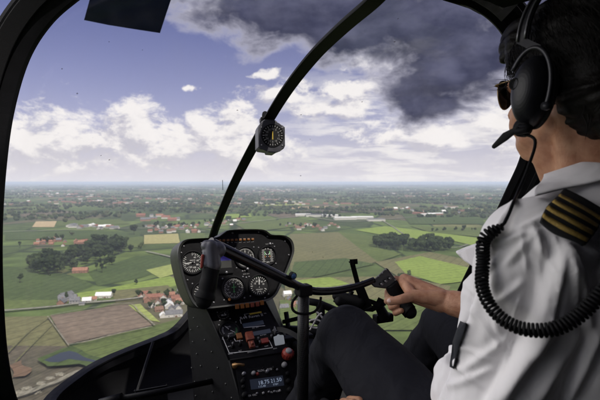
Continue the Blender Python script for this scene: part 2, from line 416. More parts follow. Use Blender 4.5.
# the rest of the dome (overhead and behind): broken high cloud
gen = nd(nt, 'ShaderNodeTexNoise'); gen.inputs['Scale'].default_value = 3; gen.inputs['Detail'].default_value = 5; nt.links.new(tc.outputs['Generated'], gen.inputs['Vector'])
gmask = mul(sstep(E(gen.outputs['Fac']), .4, .62), sstep(M1('ABSOLUTE', az), .72, 1.0))
c = colmix(gmask, c, (.66, .64, .66))
c = colmix(mul(sstep(mul(az, -1.0), .80, 1.2), sstep(mul(az, 1.0), -2.3, -1.7)), c, (3.2, 3.1, 3.05))  # added bright sky sector on the unseen left, lights the shirt through door window
gnd = sstep(dz, -.02, -.001); c = colmix(gnd, (.10, .11, .10), c)
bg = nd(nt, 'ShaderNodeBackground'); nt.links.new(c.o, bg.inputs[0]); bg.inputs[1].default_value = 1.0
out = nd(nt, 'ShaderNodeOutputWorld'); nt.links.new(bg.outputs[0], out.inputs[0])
w.cycles.sampling_method = 'MANUAL'; w.cycles.sample_map_resolution = 1024

sl = bpy.data.lights.new('sun', 'SUN'); sl.energy = 4.6; sl.angle = math.radians(1.0); sl.color = (1, .94, .84)
so = bpy.data.objects.new('sun', sl); COL.objects.link(so)
e_, a_ = math.radians(SUN_EL), math.radians(SUN_AZ)
sd = Vector((math.sin(a_) * math.cos(e_), math.cos(a_) * math.cos(e_), math.sin(e_)))   # towards the sun
so.rotation_euler = (-sd).to_track_quat('-Z', 'Y').to_euler()

# ------------------------------------------------------------------ ground
def groundmat():
    m = bpy.data.materials.new('farmland'); m.use_nodes = True; g = m.node_tree; b = g.nodes['Principled BSDF']
    b.inputs['Roughness'].default_value = .95; b.inputs['Specular IOR Level'].default_value = .1
    tc = nd(g, 'ShaderNodeTexCoord')
    mp = nd(g, 'ShaderNodeMapping'); mp.inputs['Rotation'].default_value = (0, 0, .5); mp.inputs['Scale'].default_value = (1 / 130, 1 / 260, 0)
    g.links.new(tc.outputs['Object'], mp.inputs[0])
    wn = nd(g, 'ShaderNodeTexNoise'); wn.inputs['Scale'].default_value = .8; g.links.new(mp.outputs[0], wn.inputs['Vector'])
    mix = nd(g, 'ShaderNodeMix', data_type='VECTOR'); mix.inputs[0].default_value = .12
    g.links.new(mp.outputs[0], mix.inputs[4]); g.links.new(wn.outputs['Color'], mix.inputs[5])
    vo = nd(g, 'ShaderNodeTexVoronoi', distance='CHEBYCHEV'); vo.inputs['Scale'].default_value = 1; vo.inputs['Randomness'].default_value = .85; g.links.new(mix.outputs[1], vo.inputs['Vector'])
    ed = nd(g, 'ShaderNodeTexVoronoi', feature='DISTANCE_TO_EDGE'); ed.inputs['Scale'].default_value = 1; ed.inputs['Randomness'].default_value = .85; g.links.new(mix.outputs[1], ed.inputs['Vector'])
    sp = nd(g, 'ShaderNodeSeparateColor'); g.links.new(vo.outputs['Color'], sp.inputs[0])
    rp = nd(g, 'ShaderNodeValToRGB'); rp.color_ramp.interpolation = 'CONSTANT'; g.links.new(sp.outputs[0], rp.inputs[0])
    cs = [(0, (.058, .082, .028)), (.14, (.072, .104, .032)), (.3, (.095, .130, .038)), (.42, (.046, .064, .026)), (.55, (.095, .088, .052)), (.62, (.086, .122, .036)), (.74, (.13, .135, .055)), (.8, (.062, .086, .028)), (.92, (.11, .09, .062))]
    el = rp.color_ramp.elements
    while len(el) < len(cs): el.new(.5)
    for e, (p, c) in zip(el, cs): e.position = p; e.color = (*c, 1)
    n2 = nd(g, 'ShaderNodeTexNoise'); n2.inputs['Scale'].default_value = .02; n2.inputs['Detail'].default_value = 8; n2.inputs['Roughness'].default_value = .65; g.links.new(tc.outputs['Object'], n2.inputs['Vector'])
    mr = nd(g, 'ShaderNodeMapRange'); mr.inputs[1].default_value = .25; mr.inputs[2].default_value = .75; mr.inputs[3].default_value = .45; mr.inputs[4].default_value = 1.45; g.links.new(n2.outputs['Fac'], mr.inputs[0])
    mm = nd(g, 'ShaderNodeVectorMath', operation='SCALE'); g.links.new(rp.outputs[0], mm.inputs[0]); g.links.new(mr.outputs[0], mm.inputs['Scale'])
    er = nd(g, 'ShaderNodeMapRange', interpolation_type='SMOOTHSTEP'); er.inputs[1].default_value = .012; er.inputs[2].default_value = .04; g.links.new(ed.outputs['Distance'], er.inputs[0])
    mx = nd(g, 'ShaderNodeMix', data_type='RGBA'); g.links.new(er.outputs[0], mx.inputs[0]); mx.inputs[6].default_value = (.028, .042, .018, 1); g.links.new(mm.outputs[0], mx.inputs[7])
    g.links.new(mx.outputs[2], b.inputs['Base Color']); return m
gm = MB(); R_ = 60000.0
vs = [(0, 3000, 0)] + [(R_ * math.cos(2 * PI * i / 64), 3000 + R_ * math.sin(2 * PI * i / 64), 0) for i in range(64)]
gm.add(vs, [(0, 1 + i, 1 + (i + 1) % 64) for i in range(64)])
tag(gm.build('ground', groundmat()), kind='structure', label='flat patchwork of green farmland reaching the horizon')

def fieldmat(name, c1, c2, ang=0.0, rowscale=.35, rowamt=.25, patch=.012, amt=.5):
    m = bpy.data.materials.new(name); m.use_nodes = True; g = m.node_tree; b = g.nodes['Principled BSDF']
    b.inputs['Roughness'].default_value = .95; b.inputs['Specular IOR Level'].default_value = .1
    tc = nd(g, 'ShaderNodeTexCoord'); n = nd(g, 'ShaderNodeTexNoise'); n.inputs['Scale'].default_value = patch; n.inputs['Detail'].default_value = 9; n.inputs['Roughness'].default_value = .7
    g.links.new(tc.outputs['Object'], n.inputs['Vector'])
    mp = nd(g, 'ShaderNodeMapping'); mp.inputs['Rotation'].default_value = (0, 0, ang); g.links.new(tc.outputs['Object'], mp.inputs[0])
    wv = nd(g, 'ShaderNodeTexWave'); wv.inputs['Scale'].default_value = rowscale * .3; wv.inputs['Distortion'].default_value = 1.5; wv.inputs['Detail'].default_value = 3; wv.inputs['Detail Scale'].default_value = .3
    g.links.new(mp.outputs[0], wv.inputs['Vector'])
    a = nd(g, 'ShaderNodeMath', operation='MULTIPLY_ADD'); g.links.new(wv.outputs['Fac'], a.inputs[0]); a.inputs[1].default_value = rowamt; g.links.new(n.outputs['Fac'], a.inputs[2])
    r = nd(g, 'ShaderNodeMapRange'); r.inputs[1].default_value = .5 - amt * .5; r.inputs[2].default_value = .5 + amt * .5 + rowamt; g.links.new(a.outputs[0], r.inputs[0])
    mx = nd(g, 'ShaderNodeMix', data_type='RGBA'); g.links.new(r.outputs[0], mx.inputs[0]); mx.inputs[6].default_value = (*c1, 1); mx.inputs[7].default_value = (*c2, 1)
    w2 = nd(g, 'ShaderNodeTexWave'); w2.inputs['Scale'].default_value = .022; w2.inputs['Distortion'].default_value = .25; w2.inputs['Detail Scale'].default_value = .1; g.links.new(mp.outputs[0], w2.inputs['Vector'])
    n3 = nd(g, 'ShaderNodeTexNoise'); n3.inputs['Scale'].default_value = .16; n3.inputs['Detail'].default_value = 4; g.links.new(tc.outputs['Object'], n3.inputs['Vector'])
    t2 = nd(g, 'ShaderNodeMapRange', interpolation_type='SMOOTHSTEP'); t2.inputs[1].default_value = .93; t2.inputs[2].default_value = 1.0; t2.inputs[3].default_value = 1.0; t2.inputs[4].default_value = .72; g.links.new(w2.outputs['Fac'], t2.inputs[0])
    t3 = nd(g, 'ShaderNodeMapRange'); t3.inputs[1].default_value = .3; t3.inputs[2].default_value = .7; t3.inputs[3].default_value = .8; t3.inputs[4].default_value = 1.2; g.links.new(n3.outputs['Fac'], t3.inputs[0])
    t4 = nd(g, 'ShaderNodeMath', operation='MULTIPLY'); g.links.new(t2.outputs[0], t4.inputs[0]); g.links.new(t3.outputs[0], t4.inputs[1])
    sc = nd(g, 'ShaderNodeVectorMath', operation='SCALE'); g.links.new(mx.outputs[2], sc.inputs[0]); g.links.new(t4.outputs[0], sc.inputs['Scale'])
    g.links.new(sc.outputs[0], b.inputs['Base Color']); return m
FM = dict(
    brown=fieldmat('field_ploughed', (.085, .066, .050), (.20, .155, .115), .9, .5, .35),
    dark=fieldmat('field_dark_soil', (.052, .050, .036), (.105, .088, .062), .3, .3, .2, .02),
    green=fieldmat('field_grass', (.056, .076, .024), (.105, .135, .042), .7, .2, .15),
    deep=fieldmat('field_deep_grass', (.036, .056, .020), (.070, .098, .032), .2, .25, .1),
    bright=fieldmat('field_bright_grass', (.13, .185, .036), (.20, .26, .062), 1.1, .3, .2),
    lime=fieldmat('field_lime', (.18, .22, .065), (.27, .30, .095), 1.1, .3, .2),
    yellow=fieldmat('field_straw', (.22, .21, .085), (.33, .30, .14), .2, .3, .2),
    tan=fieldmat('field_tan', (.30, .23, .13), (.42, .33, .20), .2, .3, .2),
    olive=fieldmat('field_olive', (.085, .088, .040), (.15, .14, .068), .5, .3, .3),
    rust=fieldmat('field_rust', (.09, .068, .045), (.15, .09, .058), .5, .3, .1, .06),
    road=fieldmat('road_pale', (.13, .125, .105), (.24, .23, .2), 0, .3, .1, .05),
    verge=fieldmat('verge_pale', (.10, .095, .07), (.27, .25, .20), 0, .3, .1, .12, .35))
zlev = [.10]
def patch(name, kind, pts, label=None, rough=0.0, n=10):
    z = zlev[0]; zlev[0] += .06
    q = [G(u, v, z) for u, v in pts]
    if rough:
        r = []
        for i in range(len(q)):
            a, b = q[i], q[(i + 1) % len(q)]
            for j in range(n):
                p = a.lerp(b, j / n); s = rough * (b - a).length
                r.append(p + Vector((mnoise.noise(p * .05) * rough * 40, mnoise.noise(p * .05 + Vector((9, 9, 9))) * rough * 40, 0)))
        q = r
    mb = MB(); mb.add(q, [tuple(range(len(q)))])
    o = mb.build(name, FM[kind] if isinstance(kind, str) else kind, origin=q[0]); tag(o, label, kind='structure'); return o
def strip(name, kind, pts, width, label=None):
    z = zlev[0]; zlev[0] += .06
    c = spline([G(u, v, z) for u, v in pts], 8); mb = MB(); vs = []
    for i, p in enumerate(c):
        t = (c[min(i + 1, len(c) - 1)] - c[max(i - 1, 0)]).normalized(); s = Vector((-t.y, t.x, 0)); ww = width / 2 * (1 + .12 * mnoise.noise(p * .03))
        vs += [p - s * ww, p + s * ww * (.5 + .5 * mnoise.noise(p * .11)) if kind in ('verge', 'olive') else p + s * ww]
    mb.add(vs, [(2 * i, 2 * i + 1, 2 * i + 3, 2 * i + 2) for i in range(len(c) - 1)])
    o = mb.build(name, FM[kind], origin=c[0]); tag(o, label, kind='structure'); return o
for k_, pts in [
    ('olive', [(-60, 318), (48, 316), (70, 346), (30, 372), (-60, 400)]),
    ('dark', [(-60, 345), (70, 346), (96, 360), (90, 384), (40, 430), (-80, 430)]),
    ('green', [(70, 346), (152, 326), (182, 318), (190, 352), (150, 420), (90, 420), (92, 362)]),
    ('deep', [(-60, 262), (30, 268), (70, 275), (95, 285), (60, 300), (-60, 302)]),
    ('green', [(-80, 300), (58, 300), (130, 293), (190, 284), (190, 292), (130, 300), (50, 309), (-80, 312)]),
    ('bright', [(73, 294), (108, 288), (170, 276), (188, 284), (150, 290), (110, 297), (78, 302)]),
    ('deep', [(88, 272), (136, 256), (176, 254), (170, 268), (140, 278), (98, 286)]),
    ('olive', [(110, 291), (168, 285), (176, 295), (116, 303)]),
    ('lime', [(146, 270), (172, 264), (182, 272), (160, 278)]),
    ('lime', [(128, 305), (140, 304), (160, 322), (148, 320)]),
    ('brown', [(50, 315.5), (127, 304), (152, 325), (112, 334), (67, 344)]),
    ('yellow', [(144, 235), (178, 233.5), (180, 243), (144, 244)]),
    ('green', [(180, 233), (205, 233), (205, 243), (181, 243)]),
    ('tan', [(36, 221.5), (57, 221), (54, 227), (32, 227)]),
    ('green', [(58, 221), (120, 219), (130, 224), (56, 226)]),
    ('deep', [(5, 232), (60, 230), (140, 232), (140, 238), (5, 240)]),
    ('green', [(95, 242), (143, 236), (143, 247), (120, 248)]),
    ('green', [(6, 206), (50, 205), (48, 210), (5, 212)]),
    # right of the panel
    ('olive', [(290, 234), (338, 232), (378, 262), (300, 276), (290, 270)]),
    ('green', [(338, 232), (375, 236), (376, 247), (402, 254), (378, 262)]),
    ('deep', [(294, 262), (345, 258), (375, 264), (320, 276), (290, 280)]),
    ('olive', [(375, 262), (430, 252), (480, 262), (460, 280), (400, 278)]),
    ('bright', [(395, 262), (420, 256), (470, 268), (468, 281), (440, 284), (405, 273)]),
    ('bright', [(355, 230), (385, 226), (480, 238), (475, 246), (450, 240), (400, 238)]),
    ('olive', [(285, 278), (400, 276), (450, 286), (450, 300), (285, 300)]),
    ('green', [(280, 300), (460, 298), (470, 330), (280, 330)]),
    ('bright', [(282, 282), (330, 277), (350, 284), (300, 292)]),
    ('deep', [(400, 212), (480, 214), (485, 224), (410, 224)]),
    ('green', [(235, 224), (300, 218), (318, 224), (250, 232)]),
    ('lime', [(262, 203), (300, 202), (302, 205), (265, 206)]),
    ('tan', [(290, 207), (330, 206), (332, 208), (292, 209)]),
    ('green', [(410, 226), (495, 228), (490, 238), (430, 232)]),
    ('dark', [(300, 210), (380, 209), (384, 212), (300, 213)]),
    ('bright', [(215, 215), (250, 213), (252, 217), (216, 219)]),
]: patch('field', k_, pts, rough=.02 if k_ not in ('brown',) else 0.006)
patch('field', 'rust', [(8, 366), (22, 361), (30, 368), (22, 376), (10, 378)], 'rust red patch of bare soil', rough=.12, n=6)
strip('road', 'road', [(-60, 314), (0, 310.5), (50, 306.5), (80, 303), (130, 298.5), (190, 290)], 5, 'pale straight country road')
strip('path', 'verge', [(48, 316), (58, 330), (69, 345)], 1.4)
strip('path', 'verge', [(69, 344), (92, 340), (112, 334.5), (152, 326)], 2.2)
strip('path', 'verge', [(50, 315), (88, 308), (128, 303), (140, 312), (155, 325)], 1.5)
strip('path', 'olive', [(8, 352), (30, 330), (50, 316)], 2)
strip('path', 'olive', [(15, 362), (34, 342), (54, 322)], 1.5)
strip('path', 'verge', [(14, 396), (30, 391), (44, 385), (56, 381), (70, 374), (88, 368)], 6, 'pale rubble line beside the pond')
strip('road', 'road', [(378, 218), (392, 226), (402, 233), (418, 241), (440, 247), (458, 247), (468, 244)], 3.5, 'pale arc painted beside the oval woods for a windshield reflection')  # windshield reflection drawn as a pale ground strip, no road here
strip('road', 'road', [(300, 214), (340, 221), (385, 219), (440, 215), (500, 213)], 8)
strip('road', 'road', [(146, 251), (166, 255.5), (190, 262)], 5)
strip('road', 'road', [(-20, 232), (60, 230), (140, 228), (205, 231)], 7)
strip('path', 'road', [(205, 228), (240, 223), (300, 216)], 6)
wm = bpy.data.materials.new('pond_water'); wm.use_nodes = True
b_ = wm.node_tree.nodes['Principled BSDF']; b_.inputs['Base Color'].default_value = (.022, .028, .032, 1); b_.inputs['Roughness'].default_value = .3; b_.inputs['Specular IOR Level'].default_value = .35
patch('pond_bank', 'deep', [(40, 358), (62, 349), (72, 346), (84, 353), (104, 358), (96, 370), (78, 364), (48, 366)], 'dark grassy bank round the pond', rough=.05, n=6)
patch('water', wm, [(47, 359.5), (60, 353), (68, 351.5), (74, 353), (84, 356.5), (96, 361), (92, 362.5), (80, 360), (70, 358.5), (60, 361.5), (52, 361.5)], 'dark blue pond', rough=.05, n=6)

# ------------------------------------------------------------------ trees
def leafmat(name, c1, c2):
    m = bpy.data.materials.new(name); m.use_nodes = True; g = m.node_tree; b = g.nodes['Principled BSDF']; b.inputs['Roughness'].default_value = .8; b.inputs['Specular IOR Level'].default_value = .15
    tc = nd(g, 'ShaderNodeTexCoord'); oi = nd(g, 'ShaderNodeObjectInfo'); n = nd(g, 'ShaderNodeTexNoise'); n.inputs['Scale'].default_value = .45; n.inputs['Detail'].default_value = 2; g.links.new(tc.outputs['Object'], n.inputs['Vector'])
    k = nd(g, 'ShaderNodeTexNoise'); k.inputs['Scale'].default_value = .006; k.inputs['Detail'].default_value = 6; g.links.new(tc.outputs['Object'], k.inputs['Vector'])
    s1 = nd(g, 'ShaderNodeMath', operation='MULTIPLY_ADD'); g.links.new(oi.outputs['Random'], s1.inputs[0]); s1.inputs[1].default_value = .7; g.links.new(n.outputs['Fac'], s1.inputs[2])
    s2 = nd(g, 'ShaderNodeMath', operation='ADD'); g.links.new(s1.outputs[0], s2.inputs[0]); g.links.new(k.outputs['Fac'], s2.inputs[1])
    r = nd(g, 'ShaderNodeMapRange'); r.inputs[1].default_value = .85; r.inputs[2].default_value = 1.85; g.links.new(s2.outputs[0], r.inputs[0])
    mx = nd(g, 'ShaderNodeMix', data_type='RGBA'); g.links.new(r.outputs[0], mx.inputs[0]); mx.inputs[6].default_value = (*c1, 1); mx.inputs[7].default_value = (*c2, 1); g.links.new(mx.outputs[2], b.inputs['Base Color']); return m
LEAF = [leafmat('leaf_dark', (.012, .021, .008), (.045, .064, .022)), leafmat('leaf_mid', (.022, .036, .012), (.075, .095, .032)), leafmat('leaf_olive', (.035, .042, .018), (.10, .105, .045))]
_unused = [mat('leaf_dark', (.030, .048, .018), .8, var=.45, vscale=.5, spec=.15), mat('leaf_mid', (.045, .068, .022), .8, var=.45, vscale=.5, spec=.15), mat('leaf_olive', (.062, .072, .030), .8, var=.4, vscale=.5, spec=.15)]
BARK = mat('bark', (.06, .045, .032), .9, var=.3, vscale=2)
def crownmesh(name, h, r, lm, seed, nl=420, tall=1.0):
    rnd = random.Random(seed); mb = MB(); lobes = []
    for i in range(9):
        a = rnd.random() * 2 * PI; q = rnd.random() ** .6 * r * .62
        lobes.append((Vector((math.cos(a) * q, math.sin(a) * q, h * (.42 + .42 * rnd.random() * tall))), r * (.32 + .3 * rnd.random())))
    lobes.append((Vector((0, 0, h * .62)), r * .6))
    for i in range(nl):
        c, lr = rnd.choice(lobes); d = Vector((rnd.gauss(0, 1), rnd.gauss(0, 1), rnd.gauss(0, 1))).normalized()
        p = c + Vector((d.x, d.y, d.z * .8)) * lr * (.72 + .36 * rnd.random()); p.z = max(p.z, h * .14)
        s = r * (.09 + .09 * rnd.random()); n = (d + Vector((rnd.gauss(0, .5), rnd.gauss(0, .5), rnd.gauss(0, .5)))).normalized()
        t = n.orthogonal().normalized(); t = Matrix.Rotation(rnd.random() * 6, 3, n) @ t; b = n.cross(t)
        k = 5; pts = [p + (t * math.cos(2 * PI * j / k) + b * math.sin(2 * PI * j / k)) * s * (.7 + .6 * rnd.random()) for j in range(k)]
        mb.add(pts, [tuple(range(k))], 0)
    for c, lr in lobes:                     # inner mass so the crown is not see-through everywhere
        bm = bmesh.new(); bmesh.ops.create_icosphere(bm, subdivisions=2, radius=lr * .78)
        for v in bm.verts: v.co = c + v.co * (1 + .35 * mnoise.noise(v.co * .9 + c))
        mb.addbm(bm, 0, False)
    me = mb.mesh(name); me.materials.append(lm); return me
def trunkmesh(name, h, r):
    mb = MB(); mb.tube([(0, 0, -.2), (.1, 0, h * .3), (0, .15, h * .6)], [r, r * .75, r * .35], 7)
    for k in range(4):
        a = k * 1.7; mb.tube([(0, .05, h * .28 + k * h * .05), (math.cos(a) * h * .12, math.sin(a) * h * .12, h * .48 + k * h * .03)], [r * .4, r * .15], 5)
    me = mb.mesh(name); me.materials.append(BARK); return me
TP = []
for i in range(8):
    h = [15, 18, 13, 16, 20, 12, 14, 17][i]; r = [6, 6.5, 5.5, 4.5, 7.5, 5, 6, 4][i]
    TP.append((crownmesh('crown', h, r, LEAF[[0, 0, 1, 0, 0, 2, 1, 0][i]], 30 + i, tall=1.0 if i not in (3, 7) else 1.2), trunkmesh('trunk', h, .35), r))
ntree = [0]
def tree(p, s, label, group, k=None):
    if ntree[0] >= 300: return
    ntree[0] += 1
    k = random.randrange(8) if k is None else k; cm, tm, r = TP[k]
    e = empty('tree', p, label, 'tree', group); e.rotation_euler = (0, 0, random.random() * 6); e.scale = (s, s, s * (.85 + .3 * random.random()))
    for nm, me in (('crown', cm), ('trunk', tm)):
        o = bpy.data.objects.new(nm, me); COL.objects.link(o); o.parent = e
def grove(poly, n, label, group, s=(.8, 1.15), kinds=(0, 1, 3, 4, 7, 0, 4, 2)):
    us = [p[0] for p in poly]; vsn = [p[1] for p in poly]; pts = [G(u, v) for u, v in poly]; got = []
    x0, x1 = min(p.x for p in pts), max(p.x for p in pts); y0, y1 = min(p.y for p in pts), max(p.y for p in pts)
    def inside(x, y):
        c = False
        for i in range(len(pts)):
            a, b = pts[i], pts[i - 1]
            if (a.y > y) != (b.y > y) and x < (b.x - a.x) * (y - a.y) / (b.y - a.y) + a.x: c = not c
        return c
    tries = 0; md = math.sqrt(max(1, (x1 - x0) * (y1 - y0) / n)) * .75
    while len(got) < n and tries < 6000:
        tries += 1; x, y = random.uniform(x0, x1), random.uniform(y0, y1)
        if not inside(x, y): continue
        if any((x - a) ** 2 + (y - b) ** 2 < md * md for a, b in got): md *= .998; continue
        got.append((x, y))
    for x, y in got: tree(Vector((x, y, 0)), random.uniform(*s), label, group, random.choice(kinds))
grove([(29, 272), (34, 264), (60, 262), (64, 272), (50, 276)], 22, 'dark tree in the nearest left-hand end of the wood on the left', 'trees at the near end of the left wood', (1.0, 1.35), (0, 1, 4, 4))
grove([(60, 270), (66, 258), (98, 251), (128, 246), (132, 252), (100, 262), (70, 272)], 44, 'dark tree in the middle of the long wood left of the instrument panel', 'trees in the middle of the left wood', (.95, 1.35), (0, 1, 4, 4, 3))
grove([(88, 250), (96, 244), (118, 242), (122, 248), (100, 252)], 16, 'dark tree at the far edge of the wood left of the instrument panel', 'trees at the far edge of the left wood', (.95, 1.3), (0, 1, 4))
grove([(96, 272), (100, 265), (112, 262), (114, 268), (104, 274)], 6, 'tree at the near right corner of the left wood beside a red roof', 'trees at the near right corner of the left wood')
grove([(376, 248), (376, 243), (392, 243), (407, 247), (404, 251), (390, 251)], 26, 'dark tree in the left one of the two oval woods on the right', 'trees of the left oval wood', (1.1, 1.5), (0, 1, 4, 4))
grove([(408, 252), (409, 247), (430, 244), (451, 247), (452, 250), (436, 252)], 34, 'dark tree in the right one of the two oval woods beside the pale arc', 'trees of the right oval wood', (1.0, 1.4), (0, 1, 4, 0))
for u, v, s, lb in [(141, 249, 1.0, 'round tree where the pale road leaves the wood'), (134, 235, 1.5, 'big dark tree left of the red-roofed village'), (186, 262, .8, 'tree just left of the instrument panel edge'), (72, 236, 1, 'lone tree beyond the red-roofed hamlet'), (20, 283, .9, 'lone bush-like tree in the left meadow'), (20, 248, .9, 'single tree at the left edge beside the hamlet'),
                    (67, 301, .55, 'small dark tree in front of the grey farmhouse'), (114, 296, .4, 'small shrub-like tree right of the white farm building'), (136, 285, .4, 'small tree in the bright strip of grass')]:
    tree(G(u, v), s, lb, None)
def row(a, b, n, label, group, s=(.5, .8), jit=3, kinds=None):
    pa, pb = G(*a), G(*b)
    for i in range(n):
        p = pa.lerp(pb, (i + random.random() * .8) / n); p += Vector((random.uniform(-jit, jit), random.uniform(-jit, jit), 0)); tree(p, random.uniform(*s), label, group, None if kinds is None else random.choice(kinds))
row((148, 228), (198, 226), 18, 'tree behind the red-roofed village by the yellow field', 'trees of the village by the yellow field', (.7, 1.1), 12)
row((36, 244), (64, 240), 10, 'tree among the red roofs of the left hamlet', 'trees of the left hamlet', (.6, 1), 10)
row((142, 298), (180, 294), 11, 'tree between the houses of the near village', 'trees in the near village', (.35, .6), 9)
row((150, 310), (184, 304), 9, 'small tree in the front gardens of the near village', 'garden trees in the near village', (.3, .5), 7)
row((58, 213), (112, 218), 16, 'tree in the hedgerow beyond the tan field', 'trees in the hedgerow beyond the tan field', (.8, 1.2), 12)
row((12, 219), (34, 219), 8, 'tree at the far left behind the tan field', 'trees at the far left', (.8, 1.2), 12)
row((322, 217), (344, 219), 9, 'tree beside the long white industrial shed', 'trees beside the white industrial shed', (.7, 1), 12)
row((206, 224), (236, 220), 10, 'tree in the village behind the instrument panel', 'trees behind the instrument panel', (.7, 1.1), 16)
row((286, 304), (300, 296), 6, 'tree seen low between panel and cyclic stick', 'trees between panel and cyclic stick', (.4, .6), 8)
row((398, 284), (408, 276), 4, 'small tree just above the pilot\'s hand', 'trees above the hand', (.5, .7), 4)
row((430, 232), (486, 231), 10, 'tree in the hedge on the far side of the pale arc', 'hedge trees beyond the curved road', (.5, .8), 8)
row((280, 226), (316, 229), 8, 'tree among the roofs right of the instrument panel', 'trees right of the instrument panel', (.5, .9), 12)
print('trees', ntree[0])

# distant woods, hedges and villages (past the first three hundred trees): one mass
def scatter_stuff(name, label, n, kind, mats):
    rnd = np.random.RandomState(5); V = []; F = []; MI = []; o = 0
    bm = bmesh.new(); bmesh.ops.create_icosphere(bm, subdivisions=1, radius=1); bv = np.array([v.co[:] for v in bm.verts]); bf = np.array([[v.index for v in f.verts] for f in bm.faces]); bm.free()
    centres = []
    while len(centres) < n:
        D = 1850 * (11 ** rnd.random_sample()); a = rnd.uniform(-.72, .72)
        L = rnd.uniform(60, 420) * (1 + D / 9000); ang = rnd.choice([.5, .5 + PI / 2]) + rnd.normal(0, .12) ; ang = ang if rnd.rand() < .55 else rnd.uniform(-.15, .15)
        cx, cy = D * math.sin(a), D * math.cos(a)
        thick = rnd.choice([3, 5, 28]) * (1 + D / 9000)
        m = int(max(6, L / 13))
        for i in range(m):
            t = rnd.uniform(-.5, .5) * L; s = rnd.normal(0, thick)
            x = cx + math.cos(ang) * t - math.sin(ang) * s; y = cy + math.sin(ang) * t + math.cos(ang) * s
            centres.append((x, y, D))
    c = np.array(centres[:n])
    for (x, y, D) in c:
        h = rnd.uniform(7, 15) * (1 + D / 30000); r = h * rnd.uniform(.45, .8)
        q = bv * (1 + rnd.uniform(-.3, .3, (len(bv), 1))); q = q * [r, r, h * .5] + [x, y, h * .5]
        V.append(q); F.append(bf + o); MI += [rnd.randint(0, len(mats))] * len(bf); o += len(bv)
    me = bpy.data.meshes.new(name); me.from_pydata(np.concatenate(V).tolist(), [], np.concatenate(F).tolist()); me.polygons.foreach_set('material_index', MI); me.update()
    for m in mats: me.materials.append(m)
    o = bpy.data.objects.new(name, me); COL.objects.link(o); tag(o, label, kind='stuff'); return o
scatter_stuff('distant_woods', 'far-off hedgerows and woods fading into the haze', 19000, 0, LEAF)

# ------------------------------------------------------------------ houses
ROOFM = dict(red=mat('roof_red_tile', (.20, .085, .055), .8, var=.3, vscale=.6), orange=mat('roof_orange_tile', (.25, .12, .075), .8, var=.3, vscale=.6), grey=mat('roof_slate', (.12, .12, .125), .7, var=.3, vscale=.6), brown=mat('roof_brown', (.16, .09, .06), .8, var=.3, vscale=.6), white=mat('roof_sheet', (.62, .62, .60), .6, var=.1, vscale=.4))
WALLM = dict(white=mat('wall_white', (.52, .50, .45), .8, var=.08, vscale=.5), brick=mat('wall_brick', (.26, .14, .095), .85, var=.25, vscale=.8), grey=mat('wall_grey', (.30, .29, .28), .8, var=.15, vscale=.5))
WINM = mat('window_glass', (.03, .035, .045), .15)
hc = {}
def housemeshes(kind):                 # kinds: (length,width,wall height,roof height)
    if kind in hc: return hc[kind]
    L, W, h, rh = dict(cottage=(11, 8, 3.2, 3.6), house=(12, 9, 5.4, 3.8), barn=(22, 12, 4.5, 4), shed=(46, 20, 6, 1.6), long=(60, 26, 6.5, 1.6))[kind]
    x, y = L / 2, W / 2
    a = MB(); a.box((0, 0, h / 2 - .1), Vector((x, 0, 0)), Vector((0, y, 0)), Vector((0, 0, h / 2 + .1)))
    a.add([(-x, -y, h), (-x, y, h), (-x, 0, h + rh - .15)], [(0, 1, 2)]); a.add([(x, -y, h), (x, y, h), (x, 0, h + rh - .15)], [(0, 1, 2)])
    r = MB(); ov = .5; t = .22
    for s in (-1, 1):
        e = Vector((0, s * (y + ov), h - rh * ov / y)); k = Vector((0, 0, h + rh)); dn = Vector((0, 0, -t))
        r.add([(-x - ov, e.y, e.z), (x + ov, e.y, e.z), (x + ov, 0, k.z), (-x - ov, 0, k.z), (-x - ov, e.y, e.z - t), (x + ov, e.y, e.z - t), (x + ov, 0, k.z - t), (-x - ov, 0, k.z - t)],
              [(0, 1, 2, 3), (7, 6, 5, 4), (0, 4, 5, 1), (0, 3, 7, 4), (1, 5, 6, 2)])
    wins = []
    for s in (-1, 1):
        for i in range(3):
            for z in ([1.6] if h < 5 else [1.5, 4.1]):
                m = MB(); m.box((-x * .6 + x * .6 * i, s * (y + .03), z), Vector((.6, 0, 0)), Vector((0, .05, 0)), Vector((0, 0, .6))); wins.append(m.mesh('window'))
    d = MB(); d.box((x * .25, -y - .03, 1.05), Vector((.5 if kind in ('cottage', 'house') else 1.6, 0, 0)), Vector((0, .06, 0)), Vector((0, 0, 1.05)))
    c = MB(); c.box((x * .5, .6, h + rh), Vector((.4, 0, 0)), Vector((0, .4, 0)), Vector((0, 0, .9)))
    hc[kind] = (a.mesh('wall'), r.mesh('roof'), wins, d.mesh('door'), c.mesh('chimney')); return hc[kind]
def withmat(me, m):
    k = me.name + m.name
    if k not in hc: c = me.copy(); c.materials.clear(); c.materials.append(m); hc[k] = c
    return hc[k]
def house(u, v, kind, roof, wall, rot, label, group, near=False, s=1.0, cat='house', name=None):
    a, r, wins, d, c = housemeshes(kind)
    e = empty(name or {'cottage': 'house', 'house': 'house', 'barn': 'barn', 'shed': 'industrial_shed', 'long': 'industrial_shed'}[kind], G(u, v), label, cat, group); e.rotation_euler = (0, 0, rot); e.scale = (s, s, s)
    def part(nm, me, par=e):
        o = bpy.data.objects.new(nm, me); COL.objects.link(o); o.parent = par; return o
    part('wall', withmat(a, WALLM[wall])); ro = part('roof', withmat(r, ROOFM[roof]))
    if near:
        for w_ in wins: part('window', withmat(w_, WINM))
        part('door', withmat(d, ROOFM['brown']))
    if kind in ('cottage', 'house'): part('chimney', withmat(c, WALLM['brick']), ro)
house(68, 300.5, 'barn', 'grey', 'grey', .25, 'grey gabled farmhouse left of the white farm building', None, True, .8)
house(62, 304, 'cottage', 'grey', 'brick', 1.7, 'small grey-roofed cottage at the left end of the farm', None, True, .9)
